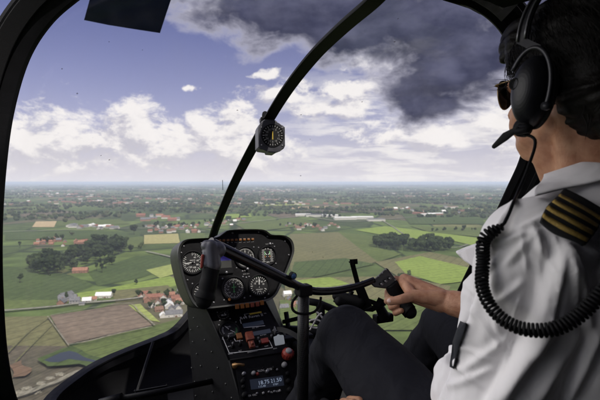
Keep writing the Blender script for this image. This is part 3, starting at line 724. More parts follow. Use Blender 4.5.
house(75, 303.5, 'house', 'grey', 'grey', .1, 'tall dark grey farm building beside the road', None, True, .8)
house(66, 297, 'barn', 'grey', 'grey', 1.2, 'light grey barn behind the farmhouse', None, False, .7, 'barn')
house(87, 302, 'cottage', 'white', 'white', .25, 'low pale shed between farmhouse and white building', None, True, .8, 'shed', 'shed')
house(93, 300.5, 'cottage', 'orange', 'white', .3, 'small cottage with orange roof close to the white building', None, True, .7)
house(82, 305, 'cottage', 'grey', 'white', .2, 'tiny grey shed at the roadside before the farm', None, False, .5, 'shed', 'shed')
house(104, 297.5, 'barn', 'white', 'white', .12, 'bright white flat farm building alone by the bright strip', None, True, .75, 'building')
vill = [(141, 298, 'cottage', 'orange', 'white'), (147, 302, 'house', 'orange', 'brick'), (153, 299, 'barn', 'red', 'brick'), (158, 304, 'cottage', 'brown', 'white'), (163, 300, 'house', 'orange', 'white'), (169, 307, 'barn', 'white', 'white'),
        (167, 303, 'cottage', 'grey', 'white'), (175, 301, 'house', 'red', 'brick'), (172, 312, 'house', 'grey', 'grey'), (178, 309, 'cottage', 'grey', 'white'), (152, 307, 'cottage', 'white', 'white'), (163, 317, 'cottage', 'white', 'white'), (180, 304, 'house', 'orange', 'white'), (174, 316, 'barn', 'grey', 'white'), (145, 295, 'cottage', 'red', 'white'), (171, 296, 'cottage', 'orange', 'brick'), (184, 298, 'house', 'red', 'white'), (159, 311, 'cottage', 'brown', 'brick'),(181,294,'house','grey','white')]
wds = ['at the left end of the near village', 'second from the left in the near village', 'in the middle of the near village', 'beside the garden path in the near village', 'behind the white barn', 'nearest the instrument panel housing, roof broad and pale', 'next to the white-roofed barn', 'behind the barn at the panel edge', 'in the front row below the barn', 'squeezed against the panel edge', 'standing alone on the village lawn', 'closest to the windshield frame', 'at the right edge by the panel housing', 'lowest in the near village', 'furthest back on the left', 'furthest back in the middle', 'furthest back by the panel', 'between lawn and front row', 'topmost by the panel']
for (u, v, k, rf, wl_), ws_ in zip(vill, wds): house(u, v, k, rf, wl_, random.choice([.4, .4 + PI / 2]) + random.uniform(-.15, .15), f'{rf}-roofed {wl_}-walled {k} {ws_}', 'houses of the near village', True, .72)
def cluster(u0, u1, v0, v1, n, kinds, roofs, walls, label, group, s=(.9, 1.2), rot=.3):
    for i in range(n):
        u = u0 + (u1 - u0) * (i + random.random() * .9) / n; v = random.uniform(v0, v1); rf = random.choice(roofs)
        house(u, v, random.choice(kinds), rf, random.choice(walls), rot + random.choice([0, 0, PI / 2]) + random.uniform(-.2, .2), f'{rf}-roofed ' + label, group + f', {rf} roofs', v > 236, random.uniform(*s))
cluster(36, 66, 238, 247, 12, ['house', 'cottage', 'cottage'], ['red', 'orange', 'brown', 'grey'], ['brick', 'brick', 'white'], 'house in the hamlet above the left wood', 'houses of the left hamlet', (.75, 1))
cluster(76, 86, 243, 245, 3, ['house'], ['orange', 'red'], ['brick'], 'farmhouse right of the left hamlet', 'farmhouses right of the left hamlet')
house(80.5, 272.5, 'barn', 'orange', 'brick', .2, 'orange-roofed farmhouse at the near edge of the left wood', None, True, .9)
house(100, 254, 'house', 'red', 'brick', .2, 'small red roof peeping out of the left wood', None, True, .9)
cluster(72, 116, 226, 230, 12, ['shed', 'barn', 'barn'], ['white', 'grey', 'white', 'grey', 'red'], ['white', 'grey'], 'building in the long pale row beyond the meadow', 'pale buildings beyond the meadow', (.8, 1.1), .05)
cluster(146, 200, 226, 233, 30, ['house', 'cottage', 'cottage'], ['red', 'brown', 'grey', 'brown', 'white'], ['brick', 'white'], 'house in the village behind the yellow field', 'houses behind the yellow field', (.75, 1.1))
cluster(204, 244, 219, 227, 14, ['house', 'cottage'], ['red', 'brown', 'grey', 'white'], ['brick', 'white'], 'house just above the instrument panel', 'houses above the instrument panel', (.75, 1.1))
cluster(286, 340, 224, 233, 18, ['house', 'cottage'], ['red', 'brown', 'grey', 'brown'], ['brick', 'white'], 'house in the village right of the windshield bow', 'houses right of the bow', (.7, 1))
cluster(284, 302, 296, 312, 6, ['house', 'cottage'], ['orange', 'grey', 'white'], ['white', 'brick'], 'house seen low between panel and cyclic post', 'houses between panel and cyclic post', (.6, .8))
cluster(140, 178, 216, 221, 9, ['house', 'barn'], ['white', 'grey', 'red', 'tan' if False else 'orange'], ['white', 'brick'], 'farm building beyond the yellow field\'s village', 'far buildings beyond the village', (1, 1.5))
cluster(385, 480, 207, 216, 16, ['barn', 'house', 'shed'], ['red', 'grey', 'white', 'brown'], ['brick', 'white'], 'building far off beyond the pale arc', 'far buildings beyond the curved road', (1, 1.5))
for u, v, k, rf, lb in [(345, 219.5, 'long', 'white', 'long bright white industrial shed, largest of the row'), (362, 219, 'long', 'white', 'second bright white industrial shed at the right end of the row'), (316, 216.5, 'long', 'grey', 'low grey industrial shed at the left end of the row'), (330, 217, 'shed', 'white', 'small white industrial shed in the row of sheds'), (376, 221, 'shed', 'grey', 'grey shed where the pale arc begins'), (303, 216, 'shed', 'white', 'pale shed at the far left of the industrial row')]:
    house(u, v, k, rf, 'white', .08, lb, None, False, 1.25, 'industrial building')
def far_buildings():
    rnd = np.random.RandomState(11); mb = MB(); n = 0
    while n < 1000:
        D = 2600 * (8 ** rnd.rand()); a = rnd.uniform(-.7, .7); m = rnd.randint(2, 22); cx, cy = D * math.sin(a), D * math.cos(a)
        for i in range(m):
            x = cx + rnd.normal(0, 160 + D * .02); y = cy + rnd.normal(0, 40); L = rnd.uniform(5, 11) * (1 + D / 9000); W = rnd.uniform(5, 9); h = rnd.uniform(4, 8) * (1 + D / 16000); rh = rnd.uniform(1, 4)
            if rnd.rand() < .05: L *= 3; W *= 2; 
            mi = rnd.choice([0, 0, 1, 1, 2, 2, 2, 3]); wi = rnd.choice([4, 5, 5])
            v = [(x - L, y - W, 0), (x + L, y - W, 0), (x + L, y + W, 0), (x - L, y + W, 0), (x - L, y - W, h), (x + L, y - W, h), (x + L, y + W, h), (x - L, y + W, h), (x - L, y, h + rh), (x + L, y, h + rh)]
            o = len(mb.v); mb.v += v
            for f, k in [((0, 1, 5, 4), wi), ((2, 3, 7, 6), wi), ((1, 2, 6, 9, 5), wi), ((3, 0, 4, 8, 7), wi), ((4, 5, 9, 8), mi), ((6, 7, 8, 9), mi)]:
                mb.f.append(tuple(o + q for q in f)); mb.mi.append(k); mb.sm.append(False)
            n += 1
    o = mb.build('distant_towns', [ROOFM['red'], ROOFM['grey'], ROOFM['brown'], ROOFM['white'], WALLM['white'], WALLM['brick']]); tag(o, 'far-off towns of tiny pale buildings near the horizon', kind='stuff')
far_buildings()
# farm machinery-size debris: rubble heaps by the pond
for i, (u, v) in enumerate([(20, 393), (27, 389), (41, 384), (50, 379), (60, 375), (36, 393)]):
    p = G(u, v); bm = bmesh.new(); bmesh.ops.create_icosphere(bm, subdivisions=3, radius=1)
    for q in bm.verts:
        q.co = Vector((q.co.x * 3.2, q.co.y * 2, q.co.z * 1.1)) * (1 + .5 * mnoise.noise(q.co * 2.2 + Vector((i, 0, 0))))
    mb = MB(); mb.addbm(bm); mb.v = [(x + p.x, y + p.y, z + .3) for x, y, z in mb.v]
    tag(mb.build('rubble_heap', FM['verge'], origin=p), 'pale heap of rubble on the dark field by the pond', 'rubble', 'rubble heaps by the pond')

# ------------------------------------------------------------------ haze
mb = MB(); mb.box((0, 3000, (H + 6 - 1) / 2), Vector((61000, 0, 0)), Vector((0, 61000, 0)), Vector((0, 0, (H + 6 + 1) / 2)))
hm = bpy.data.materials.new('haze'); hm.use_nodes = True; hn = hm.node_tree; hn.nodes.clear()
ho = nd(hn, 'ShaderNodeOutputMaterial'); pvn = nd(hn, 'ShaderNodeVolumePrincipled'); pvn.inputs['Color'].default_value = (.72, .81, 1, 1); pvn.inputs['Density'].default_value = 8.5e-5; pvn.inputs['Anisotropy'].default_value = 0
hn.links.new(pvn.outputs[0], ho.inputs['Volume'])
tag(mb.build('haze', hm), 'pale even haze over the plain', kind='stuff')

# ================================================================== HELICOPTER
heli = empty('helicopter', A(.5, .3, -1.0), 'black cabin of the small helicopter around the camera, with windshield bow, gauges and cyclic bar', 'helicopter')
def hp(name, mb, mats, parent=heli, label=None):
    o = mb.build(name, mats, parent)
    if label: o['label'] = label
    return o
# --- windshield bow in the centre plane
bowpx = [(385, -14), (370, 2), (340, 28), (312, 56), (285, 91), (262, 129), (241, 168), (226, 200), (213, 234), (207, 262)]
bow = spline([Pr(u, v, .5) for u, v in bowpx], 6)
nose = A(.5, 2.28, -.60)
bow_full = bow + spline([bow[-1], A(.5, 2.2, -.43), nose], 4)[1:]
def framevec(c, nrm):
    Wv, Nv = [], []
    for i, p in enumerate(c):
        t = (c[min(i + 1, len(c) - 1)] - c[max(i - 1, 0)]).normalized(); a = (nrm - t * nrm.dot(t)).normalized(); Wv.append(a); Nv.append(t.cross(a).normalized())
    return Wv, Nv
Wv, Nv = framevec(bow_full, AR)
def rprof(a, b, ch=.25):
    c = min(a, b) * ch; return [(-a + c, -b), (a - c, -b), (a, -b + c), (a, b - c), (a - c, b), (-a + c, b), (-a, b - c), (-a, -b + c)]
m_ = MB(); m_.sweep(bow_full, rprof(.0125, .0075, .5), Wv, Nv, 0); m_.sweep([p + n * .006 for p, n in zip(bow_full, Nv)], rprof(.0175, .0022), Wv, Nv, 1)
m_.sweep([p - n * .008 for p, n in zip(bow_full, Nv)], rprof(.005, .003), Wv, Nv, 1)
bowo = hp('windshield_bow', m_, [M['frame'], M['rubber']])
# screws on bow
m_ = MB()
for i in range(3, len(bow_full) - 6, 5):
    p = bow_full[i]; m_.lathe(p + Wv[i] * .009 - Nv[i] * .0075, Wv[i], Nv[i].cross(Wv[i]), -Nv[i], [(.0028, 0), (.0026, .0012), (0, .0016)], 8)
hp('screw', m_, M['grey'], bowo)

# --- left hoop (door post in front of the camera)
lpx = [(150, -52, .13), (112, -22, .06), (80, 0, -.004), (52, 25, -.066), (30, 60, -.11), (15, 110, -.145), (7, 165, -.160), (3, 230, -.166), (4, 300, -.160), (9, 360, -.15), (20, 405, -.135), (45, 450, -.10)]
lp = []
for u, v, r_ in lpx:
    d = 1.06 if v < 200 else 1.06 + (v - 200) * .0012
    lp.append(P(u, v, d))
left = spline(lp, 8)
Wl, Nl = [], []
for i, p in enumerate(left):
    t = (left[min(i + 1, len(left) - 1)] - left[max(i - 1, 0)]).normalized()
    vw = (p - CAM).normalized(); a = t.cross(vw).normalized()        # points outward from the opening
    c0 = A(.5, 1.1, -.1); 
    if a.dot(p - c0) < 0: a = -a
    Wl.append(a); Nl.append(t.cross(a).normalized() if t.cross(a).dot(AF) > 0 else -t.cross(a).normalized())
m_ = MB(); m_.sweep([p + a * .043 for p, a in zip(left, Wl)], rprof(.041, .02, .3), Wl, Nl, 0)
m_.sweep([p + a * .008 + n * .021 for p, a, n in zip(left, Wl, Nl)], rprof(.008, .004), Wl, Nl, 1)
m_.sweep([p + a * .055 - n * .024 for p, a, n in zip(left, Wl, Nl)], rprof(.018, .006), Wl, Nl, 1)
hp('door_post', m_, [M['frame'], M['rubber']])
# --- right hoop
rpx = [(370, -58, 1.02), (405, -24, 1.045), (440, -1, 1.08), (468, 8, 1.12), (490, 22, 1.17), (505, 42, 1.22), (519, 80, 1.26), (524, 120, 1.29), (520, 155, 1.32), (505, 190, 1.36), (484, 235, 1.43), (458, 288, 1.53), (440, 330, 1.6), (420, 400, 1.7)]
right = spline([P(*q) for q in rpx], 6)
Wr, Nr = [], []
for i, p in enumerate(right):
    t = (right[min(i + 1, len(right) - 1)] - right[max(i - 1, 0)]).normalized()
    vw = (p - CAM).normalized(); a = t.cross(vw).normalized()
    if a.dot(p - A(.55, 1.2, -.1)) < 0: a = -a
    Wr.append(a); n = t.cross(a).normalized(); Nr.append(n if n.dot(vw) > 0 else -n)
m_ = MB(); m_.sweep([p + a * .041 for p, a in zip(right, Wr)], rprof(.040, .016), Wr, Nr, 0)
m_.sweep([p + a * .012 - n * .02 for p, a, n in zip(right, Wr, Nr)], rprof(.010, .005), Wr, Nr, 1)
m_.sweep([p + a * .058 - n * .019 for p, a, n in zip(right, Wr, Nr)], rprof(.006, .004), Wr, Nr, 1)
hp('door_post', m_, [M['frame'], M['rubber']])
# --- lower nose ring (left and mirrored right)
ring_l = spline([left[-6], A(-.115, 1.60, -.755), P(50, 400, 1.60), P(75, 378, 1.75), P(102, 361, 1.88), P(132, 348, 1.99), P(160, 337, 2.09), P(176, 328, 2.18), nose], 6)
def mirror(p):
    p = Vector(p); q = p - CAM; r = q.dot(AR); return p + AR * (2 * (.5 - r))
ring_r = [mirror(p) for p in ring_l]
m_ = MB()
for rg in (ring_l, ring_r):
    Wg, Ng = framevec(rg, AZ)
    m_.sweep([p - a * .022 for p, a in zip(rg, Wg)], rprof(.020, .016), Wg, Ng, 0)
    m_.sweep([p - a * .004 + Vector((0, 0, .003)) for p, a in zip(rg, Wg)], rprof(.004, .022), Wg, Ng, 1)
hp('nose_frame', m_, [M['frame'], M['frame']])
# --- windshield panes (Coons patches bulging outward)
def coons(top, bot, lft, rgt, nu=26, nv=26, bulge=.05):
    top = resample(top, nu); bot = resample(bot, nu); lft = resample(lft, nv); rgt = resample(rgt, nv); g = []
    cen = A(.5, .9, -.1)
    for j in range(nv):
        t = j / (nv - 1)
        for i in range(nu):
            s = i / (nu - 1)
            p = top[i] * (1 - t) + bot[i] * t + lft[j] * (1 - s) + rgt[j] * s - (top[0] * (1 - s) * (1 - t) + top[-1] * s * (1 - t) + bot[0] * (1 - s) * t + bot[-1] * s * t)
            p = p + (p - cen).normalized() * bulge * 16 * s * (1 - s) * t * (1 - t); g.append(p)
    mb = MB(); mb.add(g, [(j * nu + i, j * nu + i + 1, (j + 1) * nu + i + 1, (j + 1) * nu + i) for j in range(nv - 1) for i in range(nu - 1)], 0, True); return mb
topl = spline([left[0], A(.33, .86, .47), bow_full[0]], 8)
topr = spline([bow_full[0], A(.62, .80, .44), right[0]], 8)
for nm, args in (('l', (topl, ring_l, left[:-5], bow_full)), ('r', (topr, ring_r[::-1], bow_full, right))):
    if nm == 'r':
        rr = right[:-2] + [ring_r[0]]
        args = (topr, ring_r[::-1], bow_full, rr)
    hp('windshield', coons(*args), M['glass'])
# --- shell: roof, floor, sills, rear bulkhead
def loft(rows, mi=0, smooth=True):
    mb = MB(); n = len(rows[0]); v = [p for r in rows for p in r]
    mb.add(v, [(j * n + i, j * n + i + 1, (j + 1) * n + i + 1, (j + 1) * n + i) for j in range(len(rows) - 1) for i in range(n - 1)], mi, smooth); return mb
edge = left[0:1] + topl[1:-1] + topr[0:-1] + right[0:22]
edge_r = resample(edge, 30)
rows = []
for k in range(8):
    t = k / 7; row_ = []
    for i, p in enumerate(edge_r):
        q = p - CAM; r, f, z = q.dot(AR), q.dot(AF), q.z
        s = i / 29; zr = .50 - .05 * abs(2 * s - 1) ** 4
        rt = -.22 + 1.48 * s
        tt = t ** .4
        row_.append(A(r * (1 - tt) + rt * tt, f * (1 - t) + -.75 * t, z * (1 - tt) + zr * tt + .02 * math.sin(PI * min(1, t * 2))))
    rows.append(row_)
inner = loft(rows); rows2 = [[p + (Vector((0, 0, .035)) if True else 0) for p in r] for r in rows]
m_ = inner; o2 = loft(rows2); m_.add(o2.v, o2.f, 0, True)
hp('roof', m_, mat('headliner', (.005, .005, .006), .7, bump=.3, bscale=400, spec=.2))
# trim strip along the windshield top on the right, carrying worn placards
seg = right[9:25]
m_ = MB(); Ws = Wr[9:25]; Ns = Nr[9:25]
m_.sweep([p + a * .050 - n * .024 for p, a, n in zip(seg, Ws, Ns)], rprof(.033, .003), Ws, Ns, 0)
trim = hp('roof_trim', m_, M['placard'])
m_ = MB()
for i in range(2, 14):
    p = seg[i] + Ws[i] * .052 - Ns[i] * .0285; T_ = (seg[min(i + 1, 15)] - seg[i - 1]).normalized()
    for j, off in enumerate((-.016, -.006, .006, .016)):
        if (i * 7 + j * 3) % 5 < 3: m_.box(p + Ws[i] * off, T_ * .007, Ws[i] * .0012, Ns[i] * .0006)
hp('placard_line', m_, M['dim'], trim)
m_ = MB()
m_.prism([A(-.2, -.75, -.95), A(1.2, -.75, -.95), A(1.2, 1.3, -.95), A(1.1, 1.75, -.94), A(.9, 2.12, -.93), A(.5, 2.3, -.93), A(.1, 2.12, -.93), A(-.1, 1.75, -.94), A(-.2, 1.3, -.95)], Vector((0, 0, -.05)))
hp('floor', m_, M['floor'])
# nose bowl below the ring
nb = []
base = [A(-.2, 1.1, -.96), A(-.08, 1.75, -.96), A(.12, 2.08, -.95), A(.5, 2.24, -.95)]
lowl = resample(spline(base, 10), len(ring_l)); rows = [[p - Vector((0, 0, .04)) for p in ring_l]]
for k in (1, 2, 3, 4): rows.append([a.lerp(b, k / 4) + (a - A(.5, 1, a.z - H)).normalized() * .05 * math.sin(PI * k / 4) for a, b in zip(rows[0], lowl)])
m_ = loft(rows); m_.add([mirror(p) for p in m_.v], list(m_.f), 0, True)
nbo = hp('nose_bowl', m_, mat('bowl_black', (.006, .006, .007), .6, bump=.3, bscale=300, spec=.2))
m_ = MB()
for a, b in [((153, 342, 1.93), (128, 420, 1.62)), ]:
    m_.tube([P(*a), P(*b)], .006, 8)
hp('nose_rib', m_, M['frame'], nbo)
# pedals on the left side
m_ = MB(); m_.tube([P(120, 399, 1.45), P(160, 392, 1.5), P(228, 378, 1.62)], .010, 10); m_.tube([P(100, 404, 1.45), P(122, 398, 1.45)], .016, 10)
ped = hp('pedal_bar', m_, M['frame'])
m_ = MB(); m_.box(P(152, 404, 1.5), AR * .05, AZ * .045 + AF * .02, AF * .006 - AZ * .002, 0, .004); hp('pedal', m_, M['rubber'], ped)
# sills and doors
def sill(r, f0, f1, z0, z1, name='door_sill'):
    m = MB(); m.box(A(r, (f0 + f1) / 2, (z0 + z1) / 2), AR * .025, AF * ((f1 - f0) / 2), AZ * ((z1 - z0) / 2), 0, .01); return hp(name, m, M['black'])
sill(-.22, -.75, 1.22, -.95, -.42); sill(1.20, -.75, 1.35, -.95, -.40)
sill(1.20, -.75, .80, -.395, .47, 'door_pillar'); sill(-.22, -.75, .10, -.415, .47, 'door_pillar')  # left pillar stretched forward, unseen, to hold side light off head and back
m_ = MB(); m_.box(A(.5, -.77, -.25), AR * .74, AF * .02, AZ * .72); hp('rear_bulkhead', m_, M['black'])
m_ = MB(); m_.add([A(-.215, .10, -.42), A(-.215, 1.12, -.42), A(-.215, 1.05, .1), A(-.20, .9, .44), A(-.20, .10, .45)], [(0, 1, 2, 3, 4)]); hp('door_window', m_, M['glass'])
# front seats
def seat(r0, r1, name='seat'):
    m = MB(); c = (r0 + r1) / 2; hw = (r1 - r0) / 2
    m.box(A(c, .235, -.42), AR * hw, AF * .035 - AZ * .0, AZ * .26 - AF * .03, 0, .025)
    m.box(A(c, .52, -.74), AR * hw, AF * .27, AZ * .05 + AF * .0, 0, .03)
    m.box(A(c, .5, -.87), AR * hw * .9, AF * .25, AZ * .08, 0, .01)
    return hp(name, m, M['seat'])
seat(.50, .97)
# --- rotor
m_ = MB(); zb = 1.74
def bz(u, v): q = ray(u, v); return CAM + q * (zb / q.z)
tipa, tipb = bz(84, 20), bz(160, 33); mast = A(.5, -.2, zb)
dirr = ((tipa + tipb) / 2 - mast).normalized(); sd_ = Vector((-dirr.y, dirr.x, 0))
m_.lathe(A(.5, -.2, .7), Vector((1, 0, 0)), Vector((0, 1, 0)), Vector((0, 0, 1)), [(.05, 0), (.05, 1.0), (.12, 1.02), (.12, 1.12), (.05, 1.16), (0, 1.17)], 20)
hp('rotor_mast', m_, M['black'])
for sgn in (1, -1):
    m_ = MB(); L = ((tipa + tipb) / 2 - mast).length; hw0, hw1 = .16, (tipa - tipb).length / 2
    pr = [(-1, 0), (-.8, .045), (-.3, .075), (.3, .05), (1, 0), (.3, -.02), (-.4, -.03)]
    vs = []
    for k in range(9):
        t = k / 8; c = mast + dirr * sgn * (.25 + (L - .25) * t); hw = hw0 + (hw1 - hw0) * t ** 1.5
        for a, b in pr: 
            e = (tipb - tipa).normalized() if sgn == 1 else -(tipb - tipa).normalized()
            ax = (sd_ * -1 * (1 - t) * sgn + e * t).normalized(); vs.append(c + ax * a * hw + AZ * b * .28)
    n = 7; fs = [(i * n + j, i * n + (j + 1) % n, (i + 1) * n + (j + 1) % n, (i + 1) * n + j) for i in range(8) for j in range(n)] + [tuple(range(n))[::-1], tuple(8 * n + j for j in range(n))]
    m_.add(vs, fs, 0, False); hp('rotor_blade', m_, M['blade'])

# --- compass on the bow
cc = P(270.5, 135.5, 1.36); cX = (AR * .93 + AF * .10 + Vector((0,0,-.02))).normalized(); vwc = (cc - CAM).normalized()
cN = -(AF * .93 + AR * .22 + AZ * -.05).normalized(); cX = AZ.cross(cN).normalized() ; cX = cX if cX.dot(AR) > 0 else -cX; cY = cN.cross(cX).normalized(); cY = cY if cY.z > 0 else -cY
def rr(px, py): return cc + cX * px + cY * py
m_ = MB(); s_ = .00285
out_ = [(-13, -12), (-11, -14), (-3, -15), (-2, -17), (5, -17.5), (9, -15), (14, -13), (15.5, -10), (15.5, 9), (13, 11), (8, 11.5), (7, 15), (4, 16.5), (-6, 16.5), (-9, 14.5), (-10, 11), (-12, 10.5), (-13, 8)]
m_.prism([rr(x * s_ * .98, y * s_) for x, y in out_][::-1], -cN * .075, 0, None, .004)
cmp_ = hp('compass', m_, [mat('compass_case', (.045, .045, .055), .4, var=.2, vscale=60)])
m_ = MB(); cf = cc + cN * .001 + cX * .006
m_.disc(cf, cX, cY, cN, .022, .0335, 36, 0, .001); m_.disc(cf, cX, cY, cN, 0, .0225, 36, 1, .0015)
for i in range(24):
    t = 2 * PI * i / 24; d = cX * math.cos(t) + cY * math.sin(t); e = cX * -math.sin(t) + cY * math.cos(t); l = .0035 if i % 2 else .006
    m_.box(cf + d * (.0295 - l / 2) + cN * .0022, d * l / 2, e * .0008, cN * .0002, 2)
for i, s in enumerate(['N', '3', '6', 'E', '12', '15', 'S', '21', '24', 'W', '30', '33']):
    t = PI / 2 - 2 * PI * i / 12; text_into(m_, s, cf + (cX * math.cos(t) + cY * math.sin(t)) * .0185 + cN * .0022, cX, cY, .0075, 2)
m_.box(cf + cN * .0026, cY * .012, cX * .0010, cN * .0002, 3)
hp('compass_dial', m_, [M['rubber'], M['dial'], M['dim'], M['yellow']], cmp_)
m_ = MB(); bp_ = min(bow_full, key=lambda p: (p - P(266, 122, 1.42)).length)
m_.tube([rr(-.005, .045) - cN * .03, rr(-.012, .065) - cN * .02, bp_], [.011, .010, .012], 10); m_.box((rr(-.008, .05) - cN * .03), cX * .018, cY * .006, cN * .02, 0, .002)
hp('compass_bracket', m_, M['frame'], cmp_)
m_ = MB()
for x, y in ((-9, -10), (12, -10), (12, 8), (-9, 8)): m_.lathe(rr(x * s_, y * s_), cX, cY, cN, [(.0026, 0), (.0024, .0012), (0, .0014)], 8)
hp('screw', m_, M['grey'], cmp_)
m_ = MB(); m_.tube([P(222.5, 180, 1.92), P(222.8, 190, 1.92)], .0012, 5); hp('slip_string', m_, M['frame'], bowo)

# --- instrument panel (mushroom head)
pN = -(AF * .97 + AZ * -.20).normalized(); pN = (-AF * .975 + AZ * .22).normalized(); pR = AR.copy(); pU = pN.cross(pR).normalized(); pU = pU if pU.z > 0 else -pU
pO = P(232, 265, 1.6)
def pp(x, y): return onplane(160 + x / 4, 220 + y / 4, pO, pN)
face = [(74, 165), (72, 120), (84, 92), (108, 78), (160, 74), (225, 70), (252, 54), (275, 42), (340, 38), (405, 39), (428, 48), (446, 60), (490, 62), (515, 72), (530, 92), (534, 125), (524, 160), (500, 220), (478, 270), (462, 300), (440, 318), (400, 328), (300, 342), (205, 353), (165, 354), (138, 340), (118, 310), (95, 250)]
fpts = [pp(*q) for q in face]
fsm = []
n_ = len(fpts)
for i in range(n_):      # closed Catmull-Rom
    p0, p1, p2, p3 = fpts[i - 1], fpts[i], fpts[(i + 1) % n_], fpts[(i + 2) % n_]
    for j in range(3):
        t = j / 3; fsm.append(.5 * ((2 * p1) + (p2 - p0) * t + (2 * p0 - 5 * p1 + 4 * p2 - p3) * t * t + (3 * p1 - p0 - 3 * p2 + p3) * t ** 3))
cen = sum(fsm, Vector()) / len(fsm)
m_ = MB()
nf = len(fsm)
def ringp(sc, off): return [cen + (p - cen) * sc + pN * off for p in fsm]
rings = [(ringp(.955, -.010), 0), (ringp(.965, .004), 0), (ringp(1.0, .008), 1), (ringp(1.01, 0), 1), (ringp(1.012, -.05), 1), (ringp(1.0, -.15), 1), (ringp(.9, -.21), 1), (ringp(.6, -.235), 1)]
for k in range(len(rings) - 1):
    a, b = rings[k][0], rings[k + 1][0]; m_.add(a + b, [(i, (i + 1) % nf, nf + (i + 1) % nf, nf + i) for i in range(nf)], rings[k + 1][1], True)
m_.add(rings[-1][0], [tuple(range(nf))[::-1]], 1); m_.add(rings[0][0], [tuple(range(nf))], 0)
panel = hp('instrument_panel', m_, [M['panel'], M['hood']])
FO = pO - pN * .010
def fpnt(u, v): return onplane(u, v, FO, pN)
def gauge(name, u, v, r, style, parent=panel, O=None, N=None, X=None, Y=None, label=None):
    O = FO if O is None else O; N = pN if N is None else N; X = pR if X is None else X; Y = pU if Y is None else Y
    c = onplane(u, v, O, N); m = MB()
    m.lathe(c, X, Y, N, [(r * 1.22, 0), (r * 1.22, .005), (r * 1.12, .008), (r * 1.03, .007), (r, .002)], 40, 0)
    m.disc(c, X, Y, N, 0, r * 1.02, 40, 1, .0018)
    for sx_, sy_ in ((1, 1), (1, -1), (-1, 1), (-1, -1)):
        m.lathe(c + X * sx_ * r * 1.02 + Y * sy_ * r * 1.02, X, Y, N, [(.0032, 0), (.003, .0015), (0, .002)], 8, 5)
    def tick(t, r0, r1, w_, mi=2):
        d = X * math.cos(t) + Y * math.sin(t); e = Y * math.cos(t) - X * math.sin(t); m.box(c + d * (r0 + r1) / 2 * r + N * .0026, d * (r1 - r0) / 2 * r, e * w_, N * .0002, mi)
    def num(s, t, rad, sz, mi=2): text_into(m, s, c + (X * math.cos(t) + Y * math.sin(t)) * rad * r + N * .0026, X, Y, sz * r, mi)
    def needle(t, L, w_, mi=2, back=.2):
        d = X * math.cos(t) + Y * math.sin(t); e = Y * math.cos(t) - X * math.sin(t); p = c + N * .0045
        m.add([p - d * back * r - e * w_, p - d * back * r + e * w_, p + d * L * .8 * r + e * w_, p + d * L * r, p + d * L * .8 * r - e * w_], [(0, 1, 2, 3, 4)], mi); m.lathe(c, X, Y, N, [(.12 * r, .004), (.11 * r, .006), (0, .0062)], 14, 1)
    if style == 'asi':
        for i in range(28): tick(PI * .5 - i * .2, .78 if i % 2 else .68, .94, .0006)
        for i in range(9): tick(PI * .3 - i * .22, .94, 1.0, .002, 3)
        for i, s in enumerate(['40', '60', '80', '100', '120', '140']): num(s, PI * .35 - i * .8, .52, .24)
        text_into(m, 'KNOTS', c + Y * r * .2 + N * .0026, X, Y, r * .16, 2); needle(PI * 1.03, .9, .0012)
    elif style == 'alt':
        for i in range(50): tick(PI * .5 - i * 2 * PI / 50, .84 if i % 5 else .74, .95, .0005)
        for i in range(10): num(str(i), PI / 2 - i * 2 * PI / 10, .6, .3)
        m.box(c + X * r * .38 + N * .0028, X * r * .17, Y * r * .08, N * .0002, 2)
        needle(PI * .9, .88, .0010); needle(PI * 1.2, .5, .002)
    elif style == 'tach':
        for s in (-1, 1):
            for i in range(11):
                y = -.7 + i * .14; m.box(c + X * s * r * .5 + Y * y * r + N * .0026, X * r * (.12 if i % 2 else .2), Y * .0005, N * .0002, 2)
            m.box(c + X * s * r * .3 + Y * .28 * r + N * .0027, X * r * .05, Y * r * .22, N * .0002, 3); m.box(c + X * s * r * .3 + Y * -.1 * r + N * .0027, X * r * .05, Y * r * .12, N * .0002, 4)
        text_into(m, 'E   R', c + Y * r * .78 + N * .0026, X, Y, r * .24, 2); text_into(m, 'RPM', c - Y * r * .8 + N * .0026, X, Y, r * .2, 2)
        needle(PI * .75, .5, .001); needle(PI * .25, .5, .001)
    elif style == 'dg':
        for i in range(36): tick(i * 2 * PI / 36, .80 if i % 3 else .70, .95, .0007)
        for i, s in enumerate(['N', '3', '6', 'E', '12', '15', 'S', '21', '24', 'W', '30', '33']): num(s, PI / 2 + .15 - i * 2 * PI / 12, .57, .2)
        m.box(c + N * .004, X * .0012, Y * r * .42, N * .0003, 3); m.box(c + N * .004 + Y * r * .1, X * r * .22, Y * .0012, N * .0003, 3); m.box(c + N * .004 - Y * r * .33, X * r * .1, Y * .001, N * .0003, 3)
        m.disc(c - X * r * .55 - Y * r * 1.0, X, Y, N, 0, .005, 14, 4, .009)
    elif style == 'vsi':
        for i in range(21): tick(PI - (i - 10) * .26 if True else 0, .80 if i % 5 else .7, .95, .0007)
        for i, s in enumerate(['15', '20', '25', '30', '10']): num(s, PI * .85 - i * .62, .5, .24)
        text_into(m, 'MANIFOLD', c - Y * r * .42 + N * .0026, X, Y, r * .15, 2); text_into(m, 'IN Hg', c - Y * r * .62 + N * .0026, X, Y, r * .18, 2)
        for i in range(6): tick(PI * .62 - i * .1, .95, 1.0, .0018, 3)
        needle(PI * .48, .85, .0013)
    elif style == 'small':
        for i in range(13): tick(PI * 1.2 - i * .3, .7, .92, .0005)
        text_into(m, 'TEMP', c - Y * r * .4 + N * .0026, X, Y, r * .26, 2); needle(PI * .8, .8, .0009)
    elif style == 'clock':
        for i in range(12): tick(i * PI / 6, .76, .95, .0005)
        m.box(c + N * .003, X * r * .5, Y * r * .18, N * .0003, 2); needle(PI * .3, .6, .0009)
    elif style == 'dual':
